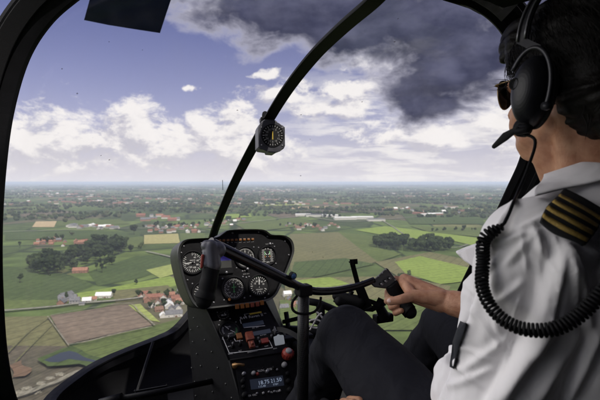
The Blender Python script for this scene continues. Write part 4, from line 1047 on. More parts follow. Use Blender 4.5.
        for i in range(7): tick(PI * .8 + i * .18, .72, .92, .0006)
        for i in range(7): tick(-PI * .3 + i * .18, .72, .92, .0006, 3)
        text_into(m, 'FUEL', c + Y * r * .45 + N * .0026, X, Y, r * .26, 2); text_into(m, 'AMPS', c - Y * r * .5 + N * .0026, X, Y, r * .24, 2)
        needle(PI * .7, .8, .001); needle(PI * 1.75, .8, .001)
    o = m.build(name, [M['rubber'], M['dial'], M['white'], M['green'], M['orange'], M['grey']], parent); o['label'] = label
gauge('gauge', 192.5, 262.5, .0345, 'asi', label='airspeed dial, upper left of the panel')
gauge('gauge', 245.2, 257.5, .0335, 'alt', label='altimeter dial with fine ticks, top of the panel behind the bar')
gauge('gauge', 267.2, 255.6, .0300, 'tach', label='dual tachometer with green bars, upper right of the panel')
gauge('gauge', 233.6, 288.3, .0355, 'dg', label='direction dial with green centre marks, bottom middle of the panel')
gauge('gauge', 258.8, 285.5, .0330, 'vsi', label='manifold pressure dial, lower right of the panel')
gauge('gauge', 203, 293, .0330, 'small', label='dial mostly hidden behind the left grip')
m_ = MB(); c = fpnt(224, 264); m_.box(c + pN * .004, pR * .030, pU * .034, pN * .004, 0, .002); m_.box(c + pN * .0085, pR * .024, pU * .014, pN * .0004, 2); m_.box(c + pN * .0085 + pU * .019, pR * .024, pU * .008, pN * .0005, 1)
hp('horizon_display', m_, [M['rubber'], M['screenblue'], M['hood']], panel)
lamps = MB(); 
for i in range(9):
    c = fpnt(219.5 + i * 4.1, 240.6 - i * .16); m_ = MB(); m_.box(c + pN * .003, pR * .0048, pU * .0036, pN * .003, 0, .001); hp('warning_light', m_, mat('lamp_dull', (.16, .06, .012), .35) if i == 0 else bpy.data.materials['lamp_dull'], panel)
    text_into(lamps, ['OIL', 'ENG', 'MR', 'TR', 'FUEL', 'AUX', 'CO', 'LOW', 'GOV'][i], c - pU * .0085, pR, pU, .0045, 0)
for i, (x, y) in enumerate([(302, 346), (322, 344), (342, 341), (362, 339), (382, 336), (400, 331)]):
    c = onplane(160 + x / 4, 220 + y / 4, FO, pN) + pN * .02; m_ = MB(); m_.box(c, pR * .0062, pU * .0078, pN * .004, 0, .001); hp('warning_light', m_, [M['orange'], M['orange'], M['orange'], M['brownred'], M['brownred'], M['orange']][i], panel)
for (u, v, s, sz) in [(208, 243.5, 'AIRSPEED', .006), (245, 270.5, 'ALT', .005), (267, 244.2, 'TACH', .005), (246, 274, 'QNH 1013', .005)]: text_into(lamps, s, fpnt(u, v) + pN * .002, pR, pU, sz, 0)
m_ = lamps; hp('panel_lettering', m_, M['dim'], panel)
m_ = MB()
for x, y in [(95, 105), (165, 92), (240, 80), (430, 66), (500, 85), (515, 140), (470, 270), (420, 312), (215, 330), (155, 335), (110, 240), (450, 95), (395, 48), (290, 52), (330, 205), (345, 230)]:
    c = onplane(160 + x / 4, 220 + y / 4, FO, pN); m_.lathe(c, pR, pU, pN, [(.0035, 0), (.0032, .0018), (0, .0024)], 8)
for (u, v) in [(226, 272.5), (247, 269), (269.5, 244)]:
    m_.lathe(fpnt(u, v), pR, pU, pN, [(.005, 0), (.005, .008), (.004, .010), (0, .010)], 12)
hp('screw', m_, M['grey'], panel)

# --- pedestal console: sloping upper face, steeper radio face
def AP(u, v, d): return P(u, v, d)
T_l, T_r = P(207, 309, 1.62), P(264, 300, 1.70); K_l, K_r = P(229.5, 360.5, 1.47), P(292, 351, 1.56); B_l, B_r = P(248, 428, 1.36), P(316, 418, 1.46)
def pln(a, b, c):
    n = (b - a).cross(c - a).normalized(); return n if n.dot(CAM - a) > 0 else -n
c1N = pln(T_l, T_r, K_l); c2N = pln(K_l, K_r, B_l)
K_r = onplane(292, 351, T_l, c1N); B_r = onplane(316, 418, K_l, c2N)
c1X = (T_r - T_l).normalized(); c1Y = c1N.cross(c1X).normalized(); c2X = (K_r - K_l).normalized(); c2Y = c2N.cross(c2X).normalized()
if c1Y.z < 0: c1Y = -c1Y
if c2Y.z < 0: c2Y = -c2Y
m_ = MB(); dep = AF * .42
bk = [p for p in (T_l, K_l, B_l)]; 
vs = [T_l, T_r, K_r, K_l, B_r, B_l, P(184, 312, 1.85), P(270, 296, 1.95), B_r + AF * .5, B_l + AF * .42]
vs[6] = P(187, 306, 1.80); vs[7] = P(272, 296, 1.90)
vs[9] = P(196, 430, 1.72); vs[8] = P(318, 414, 1.85)
m_.add(vs, [(0, 3, 2, 1), (3, 5, 4, 2), (0, 6, 9, 5, 3), (1, 2, 4, 8, 7), (0, 1, 7, 6), (6, 7, 8, 9), (5, 9, 8, 4)])
# edge trims
for a, b in ((T_l, K_l), (K_l, B_l), (T_r, K_r), (K_r, B_r), (K_l, K_r)): m_.tube([a, b], .0035, 8, 0)
cons = hp('console', m_, [M['panel']])
m_ = MB(); sN = pln(T_l, K_l, vs[9])
for (u, v) in [(194, 318), (191, 330), (198, 327), (193, 342), (197, 354), (205, 340), (192, 368), (201, 366), (212, 352), (195, 382), (207, 380), (218, 368), (196, 396), (213, 392), (226, 384), (232, 398)]:
    c = onplane(u, v, T_l, sN) + sN * .001; X = sN.orthogonal().normalized(); m_.lathe(c, X, sN.cross(X), sN, [(.004, 0), (.0035, .0018), (0, .0025)], 8)
hp('rivet', m_, M['hood'], cons)
def c1(u, v, off=0): return onplane(u, v, T_l, c1N) + c1N * off
def c2(u, v, off=0): return onplane(u, v, K_l, c2N) + c2N * off
def q6(x, y): return 190 + x / 4, 300 + y / 4
gauge('gauge', *q6(135, 62), .0175, 'clock', cons, T_l, c1N, c1X, c1Y, 'small round gauge at the top left of the console')
gauge('gauge', *q6(158, 122), .0290, 'dual', cons, T_l, c1N, c1X, c1Y, 'double scale gauge at the left of the console')
m_ = MB()
text_into(m_, 'R44 Raven II', c1(*q6(246, 68), .002), c1X, c1Y, .0165, 0)
for x, y, s, sz in [(248, 54, 'CLUTCH  ALT  STARTER', .0055), (255, 95, 'ON  118.75  OFF', .009), (262, 112, 'INT  EXT', .006), (285, 128, 'XPDR 7000', .009), (292, 142, 'ALT ON', .006), (168, 216, 'STROBE  NAV', .006), (158, 187, 'BAT', .006), (200, 205, 'ALT', .006), (262, 190, 'CLUTCH', .006), (305, 186, 'GOV', .006), (340, 196, 'MAG', .006), (250, 208, 'LANDING LT', .006), (158, 165, 'NAV', .005), (300, 55, 'OIL', .006)]:
    text_into(m_, s, c1(*q6(x, y), .002), c1X, c1Y, sz, 0)
def line(a, b, w_=.0011):
    p, q = c1(*q6(*a), .0015), c1(*q6(*b), .0015); d = (q - p); e = c1N.cross(d).normalized(); m_.box((p + q) / 2, d / 2, e * w_, c1N * .0003)
for a, b in [((130, 150), (157, 214)), ((157, 214), (235, 206)), ((130, 150), (172, 147)), ((172, 147), (182, 166)), ((182, 166), (212, 163)), ((235, 206), (330, 192)), ((330, 192), (316, 162)), ((200, 80), (205, 96)), ((215, 112), (300, 104)), ((218, 60), (222, 70))]: line(a, b)
hp('console_lettering', m_, M['white'], cons)
for x, y, w_, h_ in [(253, 97, 46, 8), (283, 131, 44, 9)]:
    m_ = MB(); m_.box(c1(*q6(x, y), .001), c1X * w_ / 4 / 292 * .95, c1Y * .0085, c1N * .0012, 0, .001); hp('radio_display', m_, M['screen'], cons)
m_ = MB(); m_.box(c1(*q6(262, 54), .002), c1X * .022, c1Y * .003, c1N * .0008); hp('warning_strip', m_, M['yellow'], cons)
for x, y in [(155, 160), (171, 188), (200, 180), (272, 168), (278, 182), (325, 158)]:
    m_ = MB(); c = c1(*q6(x, y)); m_.lathe(c, c1X, c1Y, c1N, [(.007, 0), (.007, .003), (.004, .005), (.0035, .006)], 12, 0); m_.tube([c + c1N * .005, c + c1N * .018 + c1Y * .006], [.0022, .0034], 8, 1)
    hp('toggle_switch', m_, [M['rubber'], M['grey']], cons)
m_ = MB(); m_.box(c1(*q6(196, 149), .005), c1X * .0095, c1Y * .011, c1N * .005, 0, .0015); hp('warning_light', m_, M['orange'], cons)
m_ = MB(); m_.box(c1(*q6(298, 168), .005), c1X * .013, c1Y * .009, c1N * .005, 0, .0015); hp('governor_switch', m_, M['red'], cons)
m_ = MB(); a = c1(*q6(233, 138), .004); b = c1(*q6(240, 178), .014); m_.box((a + b) / 2 + c1N * .006, c1X * .014, (a - b) / 2, c1N * .009, 0, .005); m_.box(b + c1N * .003 - c1Y * .012, c1X * .010, c1Y * .014, c1N * .006, 0, .004); m_.tube([b + c1N * .012 - c1Y * .01, b + c1N * .018 - c1Y * .022], .004, 8, 0)
hp('guarded_switch', m_, M['brownred'], cons, 'red-brown hinged switch guard')
m_ = MB(); kc = c1(*q6(335, 140)); m_.lathe(kc, c1X, c1Y, c1N, [(.012, 0), (.012, .008), (.009, .012), (0, .012)], 20); hp('ignition_lock', m_, M['rubber'], cons)
# radio stack
m_ = MB(); rc = [c2(*q6(182, 282), .001), c2(*q6(398, 262), .001), c2(*q6(425, 395), .001), c2(*q6(205, 425), .001)]
m_.prism([rc[0], rc[3], rc[2], rc[1]][::-1], c2N * .006, 0, None, 0); radio = hp('radio', m_, [M['rubber']], cons)
m_ = MB(); a, b, c_, d_ = [c2(*q6(x, y), .0075) for x, y in ((236, 322), (368, 305), (374, 345), (242, 362))]
m_.add([a, d_, c_, b], [(0, 1, 2, 3)], 0)
text_into(m_, '118.75', c2(*q6(287, 334), .0085), c2X, c2Y, .017, 1); text_into(m_, '121.50', c2(*q6(336, 326), .0085), c2X, c2Y, .017, 1)
text_into(m_, '113.40', c2(*q6(285, 349), .0085), c2X, c2Y, .009, 1); text_into(m_, 'STBY', c2(*q6(340, 341), .0085), c2X, c2Y, .008, 1)
hp('radio_display', m_, [M['screen'], M['digits']], cons)
m_ = MB()
text_into(m_, 'COM   VLOC   PUSH', c2(*q6(282, 286), .008), c2X, c2Y, .009, 0); text_into(m_, 'MSG  FPL  PROC', c2(*q6(325, 372), .008), c2X, c2Y, .008, 0); text_into(m_, 'CDI  OBS', c2(*q6(245, 385), .008), c2X, c2Y, .008, 0)
hp('radio_lettering', m_, M['white'], cons)
for i, (x, y, r_) in enumerate([(212, 300, .0065), (250, 297, .0065), (305, 291, .0065), (330, 276, .0055), (372, 265, .009), (208, 330, .0075), (210, 352, .006), (385, 300, .0075), (388, 330, .0085), (215, 385, .009), (392, 365, .009), (265, 378, .004), (290, 376, .004), (312, 372, .004), (334, 370, .004), (355, 367, .004), (345, 283, .004), (290, 275, .003), (212, 318, .004)]):
    m_ = MB(); m_.lathe(c2(*q6(x, y), .006), c2X, c2Y, c2N, [(r_, 0), (r_ * .95, r_ * 1.4), (r_ * .8, r_ * 1.7), (0, r_ * 1.7)], 14)
    hp('radio_knob', m_, M['dim'] if i in (1, 4, 12, 15) else (M['grey'] if i in (0, 2, 11, 13, 14, 16) else M['rubber']), cons)
m_ = MB(); m_.lathe(c2(*q6(267, 300), .007), c2X, c2Y, c2N, [(.0055, 0), (.005, .004), (0, .005)], 12); hp('radio_knob', m_, M['red'], cons, 'small red radio button')
m_ = MB(); a = c2(*q6(168, 265), .008); b = c2(*q6(212, 266), .012); m_.tube([a, (a + b) / 2 + c2N * .008, b], [.006, .004, .005], 10); m_.lathe(c2(*q6(178, 265)), c2X, c2Y, c2N, [(.009, 0), (.008, .01), (0, .011)], 12)
hp('heat_lever', m_, M['brass'], cons)
m_ = MB(); mc = c2(*q6(385, 238), 0); ax = (c2N * .75 + AZ * .55).normalized(); X = ax.orthogonal().normalized(); Y = ax.cross(X)
m_.lathe(mc, X, Y, ax, [(.008, -.01), (.008, .013), (.018, .015), (.0195, .022), (.0195, .034), (.017, .038), (.010, .040)], 28, 0); m_.lathe(mc, X, Y, ax, [(.0105, .038), (.0105, .044), (.008, .047), (0, .047)], 20, 1)
for i in range(14):
    t = 2 * PI * i / 14; m_.box(mc + (X * math.cos(t) + Y * math.sin(t)) * .0195 + ax * .028, (X * math.cos(t) + Y * math.sin(t)) * .001, (Y * math.cos(t) - X * math.sin(t)) * .0016, ax * .007, 0)
hp('mixture_knob', m_, [M['red'], M['dim']], cons, 'red mixture knob with grey centre button')
m_ = MB(); m_.lathe(c2(*q6(372, 264), .006), c2X, c2Y, c2N, [(.008, 0), (.007, .008), (0, .009)], 14); hp('radio_knob', m_, M['tag'], cons)
# key with white tag and striped lanyard: things of their own
kt = empty('key_tag', kc, 'white square key tag hanging from the ignition key on the console', 'key tag')
m_ = MB(); m_.box(kc + c1N * .022, c1X * .0015, c1Y * .010, c1N * .012); m_.build('key', M['grey'], kt)
rg = kc + c1N * .028 - c1Y * .006; m_ = MB(); m_.tube([rg + (c1X * math.cos(t) + c1N * math.sin(t) * .6 - c1Y * math.cos(t) * .5) * .010 for t in np.linspace(0, 2 * PI, 17)], .0012, 6); m_.build('key_ring', M['grey'], kt)
tg = c1(*q6(351, 181), .030); vN = (CAM - tg).normalized(); vN = (vN + c1N * .5).normalized(); tX = AZ.cross(vN).normalized(); tY = vN.cross(tX); tX, tY = (tX * math.cos(.15) + tY * math.sin(.15)), (tY * math.cos(.15) - tX * math.sin(.15))
if tX.dot(AR) < 0: tX = -tX
m_ = MB(); m_.prism([tg + tX * x * .0033 + tY * y * .0033 for x, y in [(-5, -4.6), (-4.4, -5.2), (4.2, -5.2), (5, -4.6), (5.2, 3.2), (4.6, 4), (1.5, 4.4), (.6, 5.4), (-.8, 5.4), (-1.6, 4.4), (-4.6, 4), (-5.2, 3.2)]], -vN * .003); m_.build('tag', M['tag'], kt)
ly = MB(); path = spline([c1(*q6(343, 140), .03), c1(*q6(360, 152), .045), c1(*q6(392, 176), .06), c1(*q6(430, 205), .06), c1(*q6(455, 250), .05)], 6)
for i in range(len(path) - 1):
    t = (path[i + 1] - path[i]).normalized(); s = t.cross((CAM - path[i]).normalized()).normalized()
    for j in range(4):
        w0 = -.008 + j * .004; ly.add([path[i] + s * w0, path[i + 1] + s * w0, path[i + 1] + s * (w0 + .004), path[i] + s * (w0 + .004)], [(0, 1, 2, 3)], 0 if j in (0, 2) else 1)
me = ly.mesh('lanyard'); me = evalmesh(me, [('SOLIDIFY', dict(thickness=.0012))]); me.materials.clear(); me.materials.append(M['lanblack']); me.materials.append(M['lanyellow'])
lo = link('lanyard', me, None, path[0]); tag(lo, 'black and yellow striped lanyard strap running off the key to the right', 'lanyard')
kt2 = kt
# behind the console: rails, cables seen through the gap
m_ = MB(); m_.tube([P(284, 331, 1.75), P(330, 333, 1.65)], .022, 12); m_.tube([P(283, 322, 1.72), P(300, 318, 1.7), P(318, 323, 1.66), P(330, 330, 1.6)], .008, 8); m_.box(P(296, 345, 1.6), AR * .06, AF * .02, AZ * .035, 0, .006)
m_.tube([P(300, 300, 1.5), P(318, 303, 1.5), P(330, 308, 1.5), P(352, 318, 1.52)], .012, 10); m_.tube([P(320, 302, 1.5), P(322, 330, 1.5)], .014, 10)
m_.box(P(307, 360, 1.56), AR * .04, AF * .08, AZ * .06, 0, .01); m_.tube([P(286, 312, 1.75), P(292, 352, 1.7)], .009, 8)
hp('control_linkage', m_, M['black'])
m_ = MB()
for pts in [[(308, 316), (315, 312), (321, 316), (325, 324), (318, 328), (309, 326), (306, 320)], [(306, 324), (312, 320), (320, 321), (326, 330)], [(310, 330), (314, 323), (318, 316), (322, 313)]]:
    m_.tube(spline([P(u, v, 1.42) for u, v in pts], 5), .0028, 7)
tag(m_.build('cable', M['cablewhite'], None, origin=P(314, 320, 1.42)), 'tangle of thin white cable behind the cyclic post', 'cable')

# --- cyclic stick
cyc = []
barp = spline([P(210, 243, .955), P(232, 253.5, .99), P(262, 268, 1.04), (P(288, 281, 1.09)), P(303, 288, 1.12), P(318, 291.5, 1.14), P(338, 290.5, 1.16), P(358, 286, 1.18), P(374, 280, 1.195)], 6)
m_ = MB(); m_.tube(barp, [.0125 if i < 20 else .0120 - .00008 * i for i in range(len(barp))], 18)
stick = hp('cyclic_stick', m_, M['blackgloss'])
m_ = MB(); m_.tube([P(303.5, 291, 1.12), P(303, 340, 1.13), P(302.5, 420, 1.14)], .0142, 20)
pm = mat('carbon_weave', (.012, .012, .013), .4, spec=.4); pn_ = pm.node_tree
tcx = nd(pn_, 'ShaderNodeTexCoord'); ck = nd(pn_, 'ShaderNodeTexChecker'); ck.inputs['Scale'].default_value = 330; mpx = nd(pn_, 'ShaderNodeMapping'); mpx.inputs['Rotation'].default_value = (0, .785, .4)
pn_.links.new(tcx.outputs['Object'], mpx.inputs[0]); pn_.links.new(mpx.outputs[0], ck.inputs['Vector']); ck.inputs[1].default_value = (.006, .006, .006, 1); ck.inputs[2].default_value = (.035, .035, .037, 1); pn_.links.new(ck.outputs[0], pn_.nodes['Principled BSDF'].inputs['Base Color'])
hp('cyclic_post', m_, pm, stick)
m_ = MB(); m_.box(P(303.5, 290, 1.12), AR * .017, AF * .017, AZ * .013, 0, .004); hp('clamp_block', m_, M['rubber'], stick); m_ = MB(); m_.lathe(P(292.5, 275.5, 1.085), AR, AZ, -AF, [(.0085, -.004), (.0085, .006), (.0075, .008)], 16, 0); m_.lathe(P(292.5, 275.5, 1.085), AR, AZ, -AF, [(.0066, .006), (.005, .0095), (0, .0105)], 16, 1)
hp('trim_button', m_, [M['rubber'], M['btnblue']], stick)
m_ = MB()
for pts in [[(297, 296, 1.10), (292.5, 302, 1.09), (292.5, 309, 1.09), (297, 313, 1.09), (305, 314, 1.10), (314, 312, 1.11), (319, 306, 1.12), (321, 297, 1.13)]]: m_.tube(spline([P(*q) for q in pts], 6), .0032, 8)
hp('wire_loop', m_, M['rubber'], stick)
# left grip: metal head and long black hand grip
g0, g1, g2, g3 = P(213, 245, .948), P(212, 262, .945), P(208.5, 283, .935), P(204.5, 299, .927)
gX = (AR * .95 + AF * .2).normalized()
m_ = MB(); pth = spline([g1 + (g0 - g1) * -.1, g2, g3], 8); m_.tube(pth, [.0175 + .0025 * math.sin(i * .9) * .25 + (.003 if i > 12 else 0) for i in range(len(pth))], 20, up=gX, flat=1.05)
m_.cap(g3, g3 + (g3 - g2).normalized() * .004, .0185, .0165, 18)
hp('hand_grip', m_, M['rubber'], stick, 'long black left grip, unheld')
m_ = MB(); m_.cap(P(211, 247, .945), P(212.5, 265, .942), .0150, .0182, 18); m_.cap(P(207, 246, .945), P(218, 250, .955), .0125, .0165, 16); m_.cap(P(206, 252, .94), P(206.5, 264, .935), .008, .009, 12)
gh = evalmesh(m_.mesh('g'), [('REMESH', dict(mode='VOXEL', voxel_size=.0016, use_smooth_shade=True)), ('SMOOTH', dict(iterations=6, factor=.5))]); gh.materials.clear(); gh.materials.append(mat('grip_metal', (.10, .10, .115), .4, metal=.3, var=.06, vscale=90)); link('grip_head', gh, stick)
m_ = MB(); m_.cap(P(202.6, 256, .93), P(201.6, 267, .928), .0035, .0028, 10); hp('trigger_button', m_, M['red'], stick)
# right grip
h0, h1 = P(372, 280, 1.2), P(392, 268, 1.2)
hN = (CAM - P(384, 279, 1.19)).normalized(); hX = (P(396, 279, 1.2) - P(370, 279, 1.2)).normalized(); hY = hN.cross(hX).normalized(); hY = hY if hY.z > 0 else -hY
ang = math.radians(38)   # box head is turned so its long side runs up to the right
eX = hX * math.cos(ang) + hY * math.sin(ang); eY = hY * math.cos(ang) - hX * math.sin(ang)
hc_ = P(384, 279.5, 1.19)
m_ = MB(); m_.prism([hc_ + eX * x * .00257 + eY * y * .00257 for x, y in [(-12, 6.2), (-13.2, 3.5), (-12.5, 0), (-4, -8.5), (-1, -9.5), (6.5, -9.5), (9.5, -7.5), (10, 5.8), (8.8, 7.6)]][::-1], -hN * .034, 0, None, .004)
head = hp('switch_head', m_, mat('switch_case', (.03, .03, .032), .38, var=.2, vscale=80), stick)
m_ = MB()
for x, y in ((-5.5, -1), (-.5, -1.3), (4.5, -1.8)):
    b = hc_ + eX * x * .00257 + eY * y * .00257; m_.lathe(b, eX, eY, hN, [(.0042, 0), (.004, .003), (.002, .004)], 10, 0); m_.tube([b, b + hN * .012 - eY * .004 + eX * .003], [.002, .0028], 8, 1)
for x, y in ((-11, 4), (8, 6), (8.5, -7.5), (-2, 5.5), (3, 5.5)): m_.lathe(hc_ + eX * x * .00257 + eY * y * .00257, eX, eY, hN, [(.0022, 0), (.002, .001), (0, .0012)], 8, 1)
hp('grip_switches', m_, [M['rubber'], M['grey']], stick)
gA, gB = P(391, 284, 1.195), P(410, 312, 1.16)
m_ = MB(); pth = spline([gA, P(398, 295, 1.19), P(405, 307, 1.17), gB], 6); m_.tube(pth, [.0185 - .0015 * math.cos(i * .9) * .5 for i in range(len(pth))], 20, flat=1.15); m_.cap(gB - (gB - gA).normalized() * .01, gB, .018, .017)
hp('hand_grip', m_, M['rubber'], stick, 'black right grip held by the pilot')
# highlight painted as a pale strip along the bar
m_ = MB(); i0 = [i for i, p in enumerate(barp)][30:42]
for i in range(30, 41):
    p = barp[i]; u_ = (CAM - p).normalized(); t = (barp[i + 1] - barp[i - 1]).normalized(); s = t.cross(u_).normalized(); s = s if s.z > 0 else -s; nrm = (u_ * .55 + s * .83).normalized(); m_.box(p + nrm * .0114, t * .0036, s.cross(t).cross(t) * 0 + t.cross(nrm) * .0018, nrm * .0003)
hp('highlight_strip', m_, M['dim'], stick)
# --- bracket with hooked arms behind the bar
br = empty('device_holder', P(362, 300, 1.32), 'black hooked arm bracket standing up behind the right half of the cyclic bar', 'device holder')
bM = M['frame']
m_ = MB(); bN = (CAM - P(360, 290, 1.32)).normalized()
def flat(pts, w_, th, d=1.32):
    c = [P(u, v, d) for u, v in pts]
    for a, b in zip(c, c[1:]):
        t = (b - a); s = t.cross(bN).normalized(); m_.box((a + b) / 2, t / 2 * 1.04, s * w_ / 2, bN * th / 2, 0, min(w_, th) * .15)
flat([(352, 262), (358, 285)], .014, .014); flat([(358, 284), (368, 308)], .026, .02); flat([(350.5, 262), (357, 261.5)], .010, .026); flat([(352, 260), (352, 266)], .008, .03)
m_.build('arm', bM, br)
m_ = MB(); m_.cap(P(337, 296, 1.34), P(360, 302, 1.32), .014, .018); m_.cap(P(340, 301, 1.33), P(352, 303, 1.33), .016, .012); m_.tube([P(334, 300, 1.34), P(345, 305, 1.34), P(362, 300, 1.33)], .006, 8); m_.tube([P(352, 291, 1.33), P(348, 300, 1.33)], .007, 8)
m_.build('ball_joint', M['rubber'], br)
m_ = MB(); flat([(357, 308), (372, 309), (384, 303), (378, 300)], .012, .012); flat([(366, 300), (380, 305)], .010, .02); m_.cap(P(379, 306, 1.33), P(384, 316, 1.33), .013, .016); m_.box(P(383, 318, 1.35), AR * .03, AF * .012, AZ * .012, 0, .004)
m_.build('clamp', bM, br)

# ================================================================== PILOT
pil = empty('person', A(.70, .50, -.68), 'pilot in white uniform shirt with gold shoulder stripes, one hand on the cyclic', 'person')
def attach(name, me, m, parent=pil, smooth=True):
    me.materials.clear()
    for x in (m if isinstance(m, list) else [m]): me.materials.append(x)
    if smooth: me.polygons.foreach_set('use_smooth', [True] * len(me.polygons))
    me.name = name; return link(name, me, parent)
# frame of the head: forward, right, up
hF = (AF * .985 + AR * .06 - AZ * .06).normalized(); hR = hF.cross(AZ).normalized(); hU = hR.cross(hF).normalized()
HC = P(573, 84, .735)
def hd(r, f, z): return HC + hR * r + hF * f + hU * z
# --- head and neck
m_ = MB()
m_.ell(hd(0, -.012, .035), hR * .076, hF * .098, hU * .088, 28, 18)          # cranium
m_.ell(hd(0, .035, -.035), hR * .066, hF * .062, hU * .075, 24, 16)          # face mass
m_.cap(hd(-.050, .0, -.060), hd(-.018, .070, -.098), .017, .016)             # jaw lines
m_.cap(hd(.050, .0, -.060), hd(.018, .070, -.098), .017, .016)
m_.cap(hd(-.040, .045, -.075), hd(-.020, .072, -.085), .020, .019); m_.cap(hd(-.012, .076, -.096), hd(.012, .076, -.096), .016, .016)            # chin
m_.cap(hd(-.046, .050, -.030), hd(-.036, .070, -.055), .021, .019); m_.cap(hd(.046, .050, -.030), hd(.036, .070, -.055), .021, .019)   # cheeks
m_.cap(hd(-.035, .080, .014), hd(.035, .080, .014), .014, .014)              # brow
m_.cap(hd(0, .092, .004), hd(0, .117, -.026), .008, .012); m_.cap(hd(-.011, .105, -.030), hd(.011, .105, -.030), .008, .008)   # nose
m_.cap(hd(-.018, .093, -.055), hd(.018, .093, -.055), .008, .008); m_.cap(hd(-.015, .091, -.066), hd(.015, .091, -.066), .0085, .0085)  # lips
for s in (-1, 1): m_.ell(hd(s * .078, -.004, -.006), hR * .008, hF * .018, hU * .032, 16, 10)                                          # ears
NB = P(603, 215, .76)
m_.cap(hd(0, -.030, -.045), NB, .056, .064); m_.cap(hd(-.012, .035, -.095), NB + AF * .04 + AZ * .03, .032, .05)
m_.cap(hd(-.040, -.02, -.05), NB - AR * .05 + AZ * .01, .022, .035)
bodyA = blend(m_, .0038, 10, .5)
# --- hidden trunk, thighs, forearms, hands share the same mesh object
SL, SR = P(533, 250, .60), A(.86, .42, -.09)
ELb, LH = P(492, 462, .66), P(349, 409, .93)
ERb = A(.93, .67, -.32); WR = P(441, 300, 1.13)
m_ = MB(); m_.cap(NB, A(.68, .47, -.5), .07, .11); m_.cap(SL, ELb, .045, .038); m_.cap(SR, ERb, .045, .038); m_.cap(NB, SL, .05, .045); m_.cap(NB, SR, .05, .045)
m_.cap(A(.60, .52, -.56), P(346, 332, 1.17), .07, .055); m_.cap(A(.82, .52, -.56), A(.98, 1.08, -.42), .07, .055)
m_.cap(P(346, 332, 1.17), A(.60, 1.42, -.84), .05, .035); m_.cap(A(.98, 1.08, -.42), A(.98, 1.45, -.84), .05, .035)
bodyB = blend(m_, .012, 4, .5)
# right hand around the grip
m_ = MB()
gd = (gB - gA).normalized(); vh = (CAM - P(405, 300, 1.17)).normalized(); gs = gd.cross(vh).normalized()
if gs.x < 0: gs = -gs                        # gs points right in the picture, away from the wrist side: palm side
def gp(t, s, k): return gA.lerp(gB, t) + gs * s + vh * k      # along the grip, sideways, towards the viewer
m_.cap(ERb, WR + (ERb - WR).normalized() * .03, .046, .031, 20); m_.cap(WR + (ERb - WR).normalized() * .08, WR, .033, .0265, 20)
m_.ell(WR, (WR - ERb).normalized() * .03, AZ * .0265, vh * .022)
kn = [gp(-.02, .016, -.022), gp(.22, .020, -.026), gp(.44, .022, -.026), gp(.66, .022, -.022)]
for i, k in enumerate(kn): m_.cap(WR + AZ * (.012 - .009 * i) + vh * -.006, k, .0165, .0125)
m_.cap(WR + vh * .008 - AZ * .004, gp(.30, .040, .006), .020, .0165); m_.cap(WR + AZ * .010, gp(.12, .035, -.004), .019, .016); m_.cap(WR - AZ * .012, gp(.62, .036, .004), .018, .017)
tips = []
for i in range(4):
    t = [.02, .25, .47, .68][i]; r = [.0098, .0100, .0095, .0084][i]
    ch = [kn[i], gp(t + .04, .002, -.036), gp(t + .08, -.022, -.026), gp(t + .12, -.032, -.002), gp(t + .15, -.022 + .002 * i, .017)]
    if i == 0: ch = [kn[0], gp(.06, -.002, -.038), gp(.14, -.018, -.034), gp(.24, -.024, -.018), gp(.30, -.022, -.006)]
    for a, b, ra, rb in zip(ch, ch[1:], (r * 1.12, r * 1.05, r, r * .96), (r * 1.05, r, r * .96, r * .86)): m_.cap(a, b, ra, rb, 14)
    tips.append(ch[-1])
th = [WR + vh * .010 + AZ * .004, P(413, 296, 1.125), P(401, 299.5, 1.112), P(390.5, 301.5, 1.118)]
m_.cap(th[0], th[1], .0205, .0150); m_.cap(th[1], th[2], .0135, .0112); m_.cap(th[2], th[3], .0112, .0098); m_.cap(th[1], gp(.15, .030, .000), .014, .014)
handR = blend(m_, .0021, 5, .45)
# left hand resting low at the frame's bottom edge
m_ = MB(); lw = LH + (ELb - LH).normalized() * .07
m_.cap(ELb, lw, .042, .028); m_.ell(LH + (ELb - LH).normalized() * .03, (LH - ELb).normalized() * .045, AZ * .022, vh * .035)
fw = (LH - ELb).normalized(); sd2 = fw.cross(AZ).normalized()
for i in range(4):
    b = LH + sd2 * (-.027 + .018 * i) + AZ * .008; m_.cap(b, b + fw * .03 - AZ * .004, .0105, .0098); m_.cap(b + fw * .03 - AZ * .004, b + fw * .038 - AZ * .032, .0098, .009); m_.cap(b + fw * .038 - AZ * .032, b + fw * .014 - AZ * .045, .009, .0085)
m_.cap(LH - sd2 * .02 + AZ * .005 - fw * .03, LH - sd2 * .045 + fw * .02, .014, .011); m_.cap(LH - sd2 * .045 + fw * .02, LH - sd2 * .03 + fw * .045 - AZ * .01, .011, .0095)
handL = blend(m_, .0026, 5, .45)
bm = bmesh.new()
for x in (bodyA, bodyB, handR, handL): bm.from_mesh(x)
# lay the hair-line aside: body is one mesh
body = bpy.data.meshes.new('body'); bm.to_mesh(body); bm.free()
body_o = attach('body', body, M['skin'])
m_ = MB(); tn = (vh * .9 + AZ * .42).normalized(); td = (th[3] - th[2]).normalized(); tx = tn.cross(td).normalized()
m_.ell(th[3] + tn * .0068 + td * .0015, td * .0078, tx * .0062, tn * .0030, 14, 8); nail = m_.build('thumbnail', M['nail'], body_o)

# --- collective lever under the left hand
m_ = MB(); m_.tube([A(.38, .35, -.74), LH - AZ * .022 - fw * .05, LH + fw * .09 - AZ * .012], [.014, .014, .015], 12); hp('collective_lever', m_, M['rubber'])

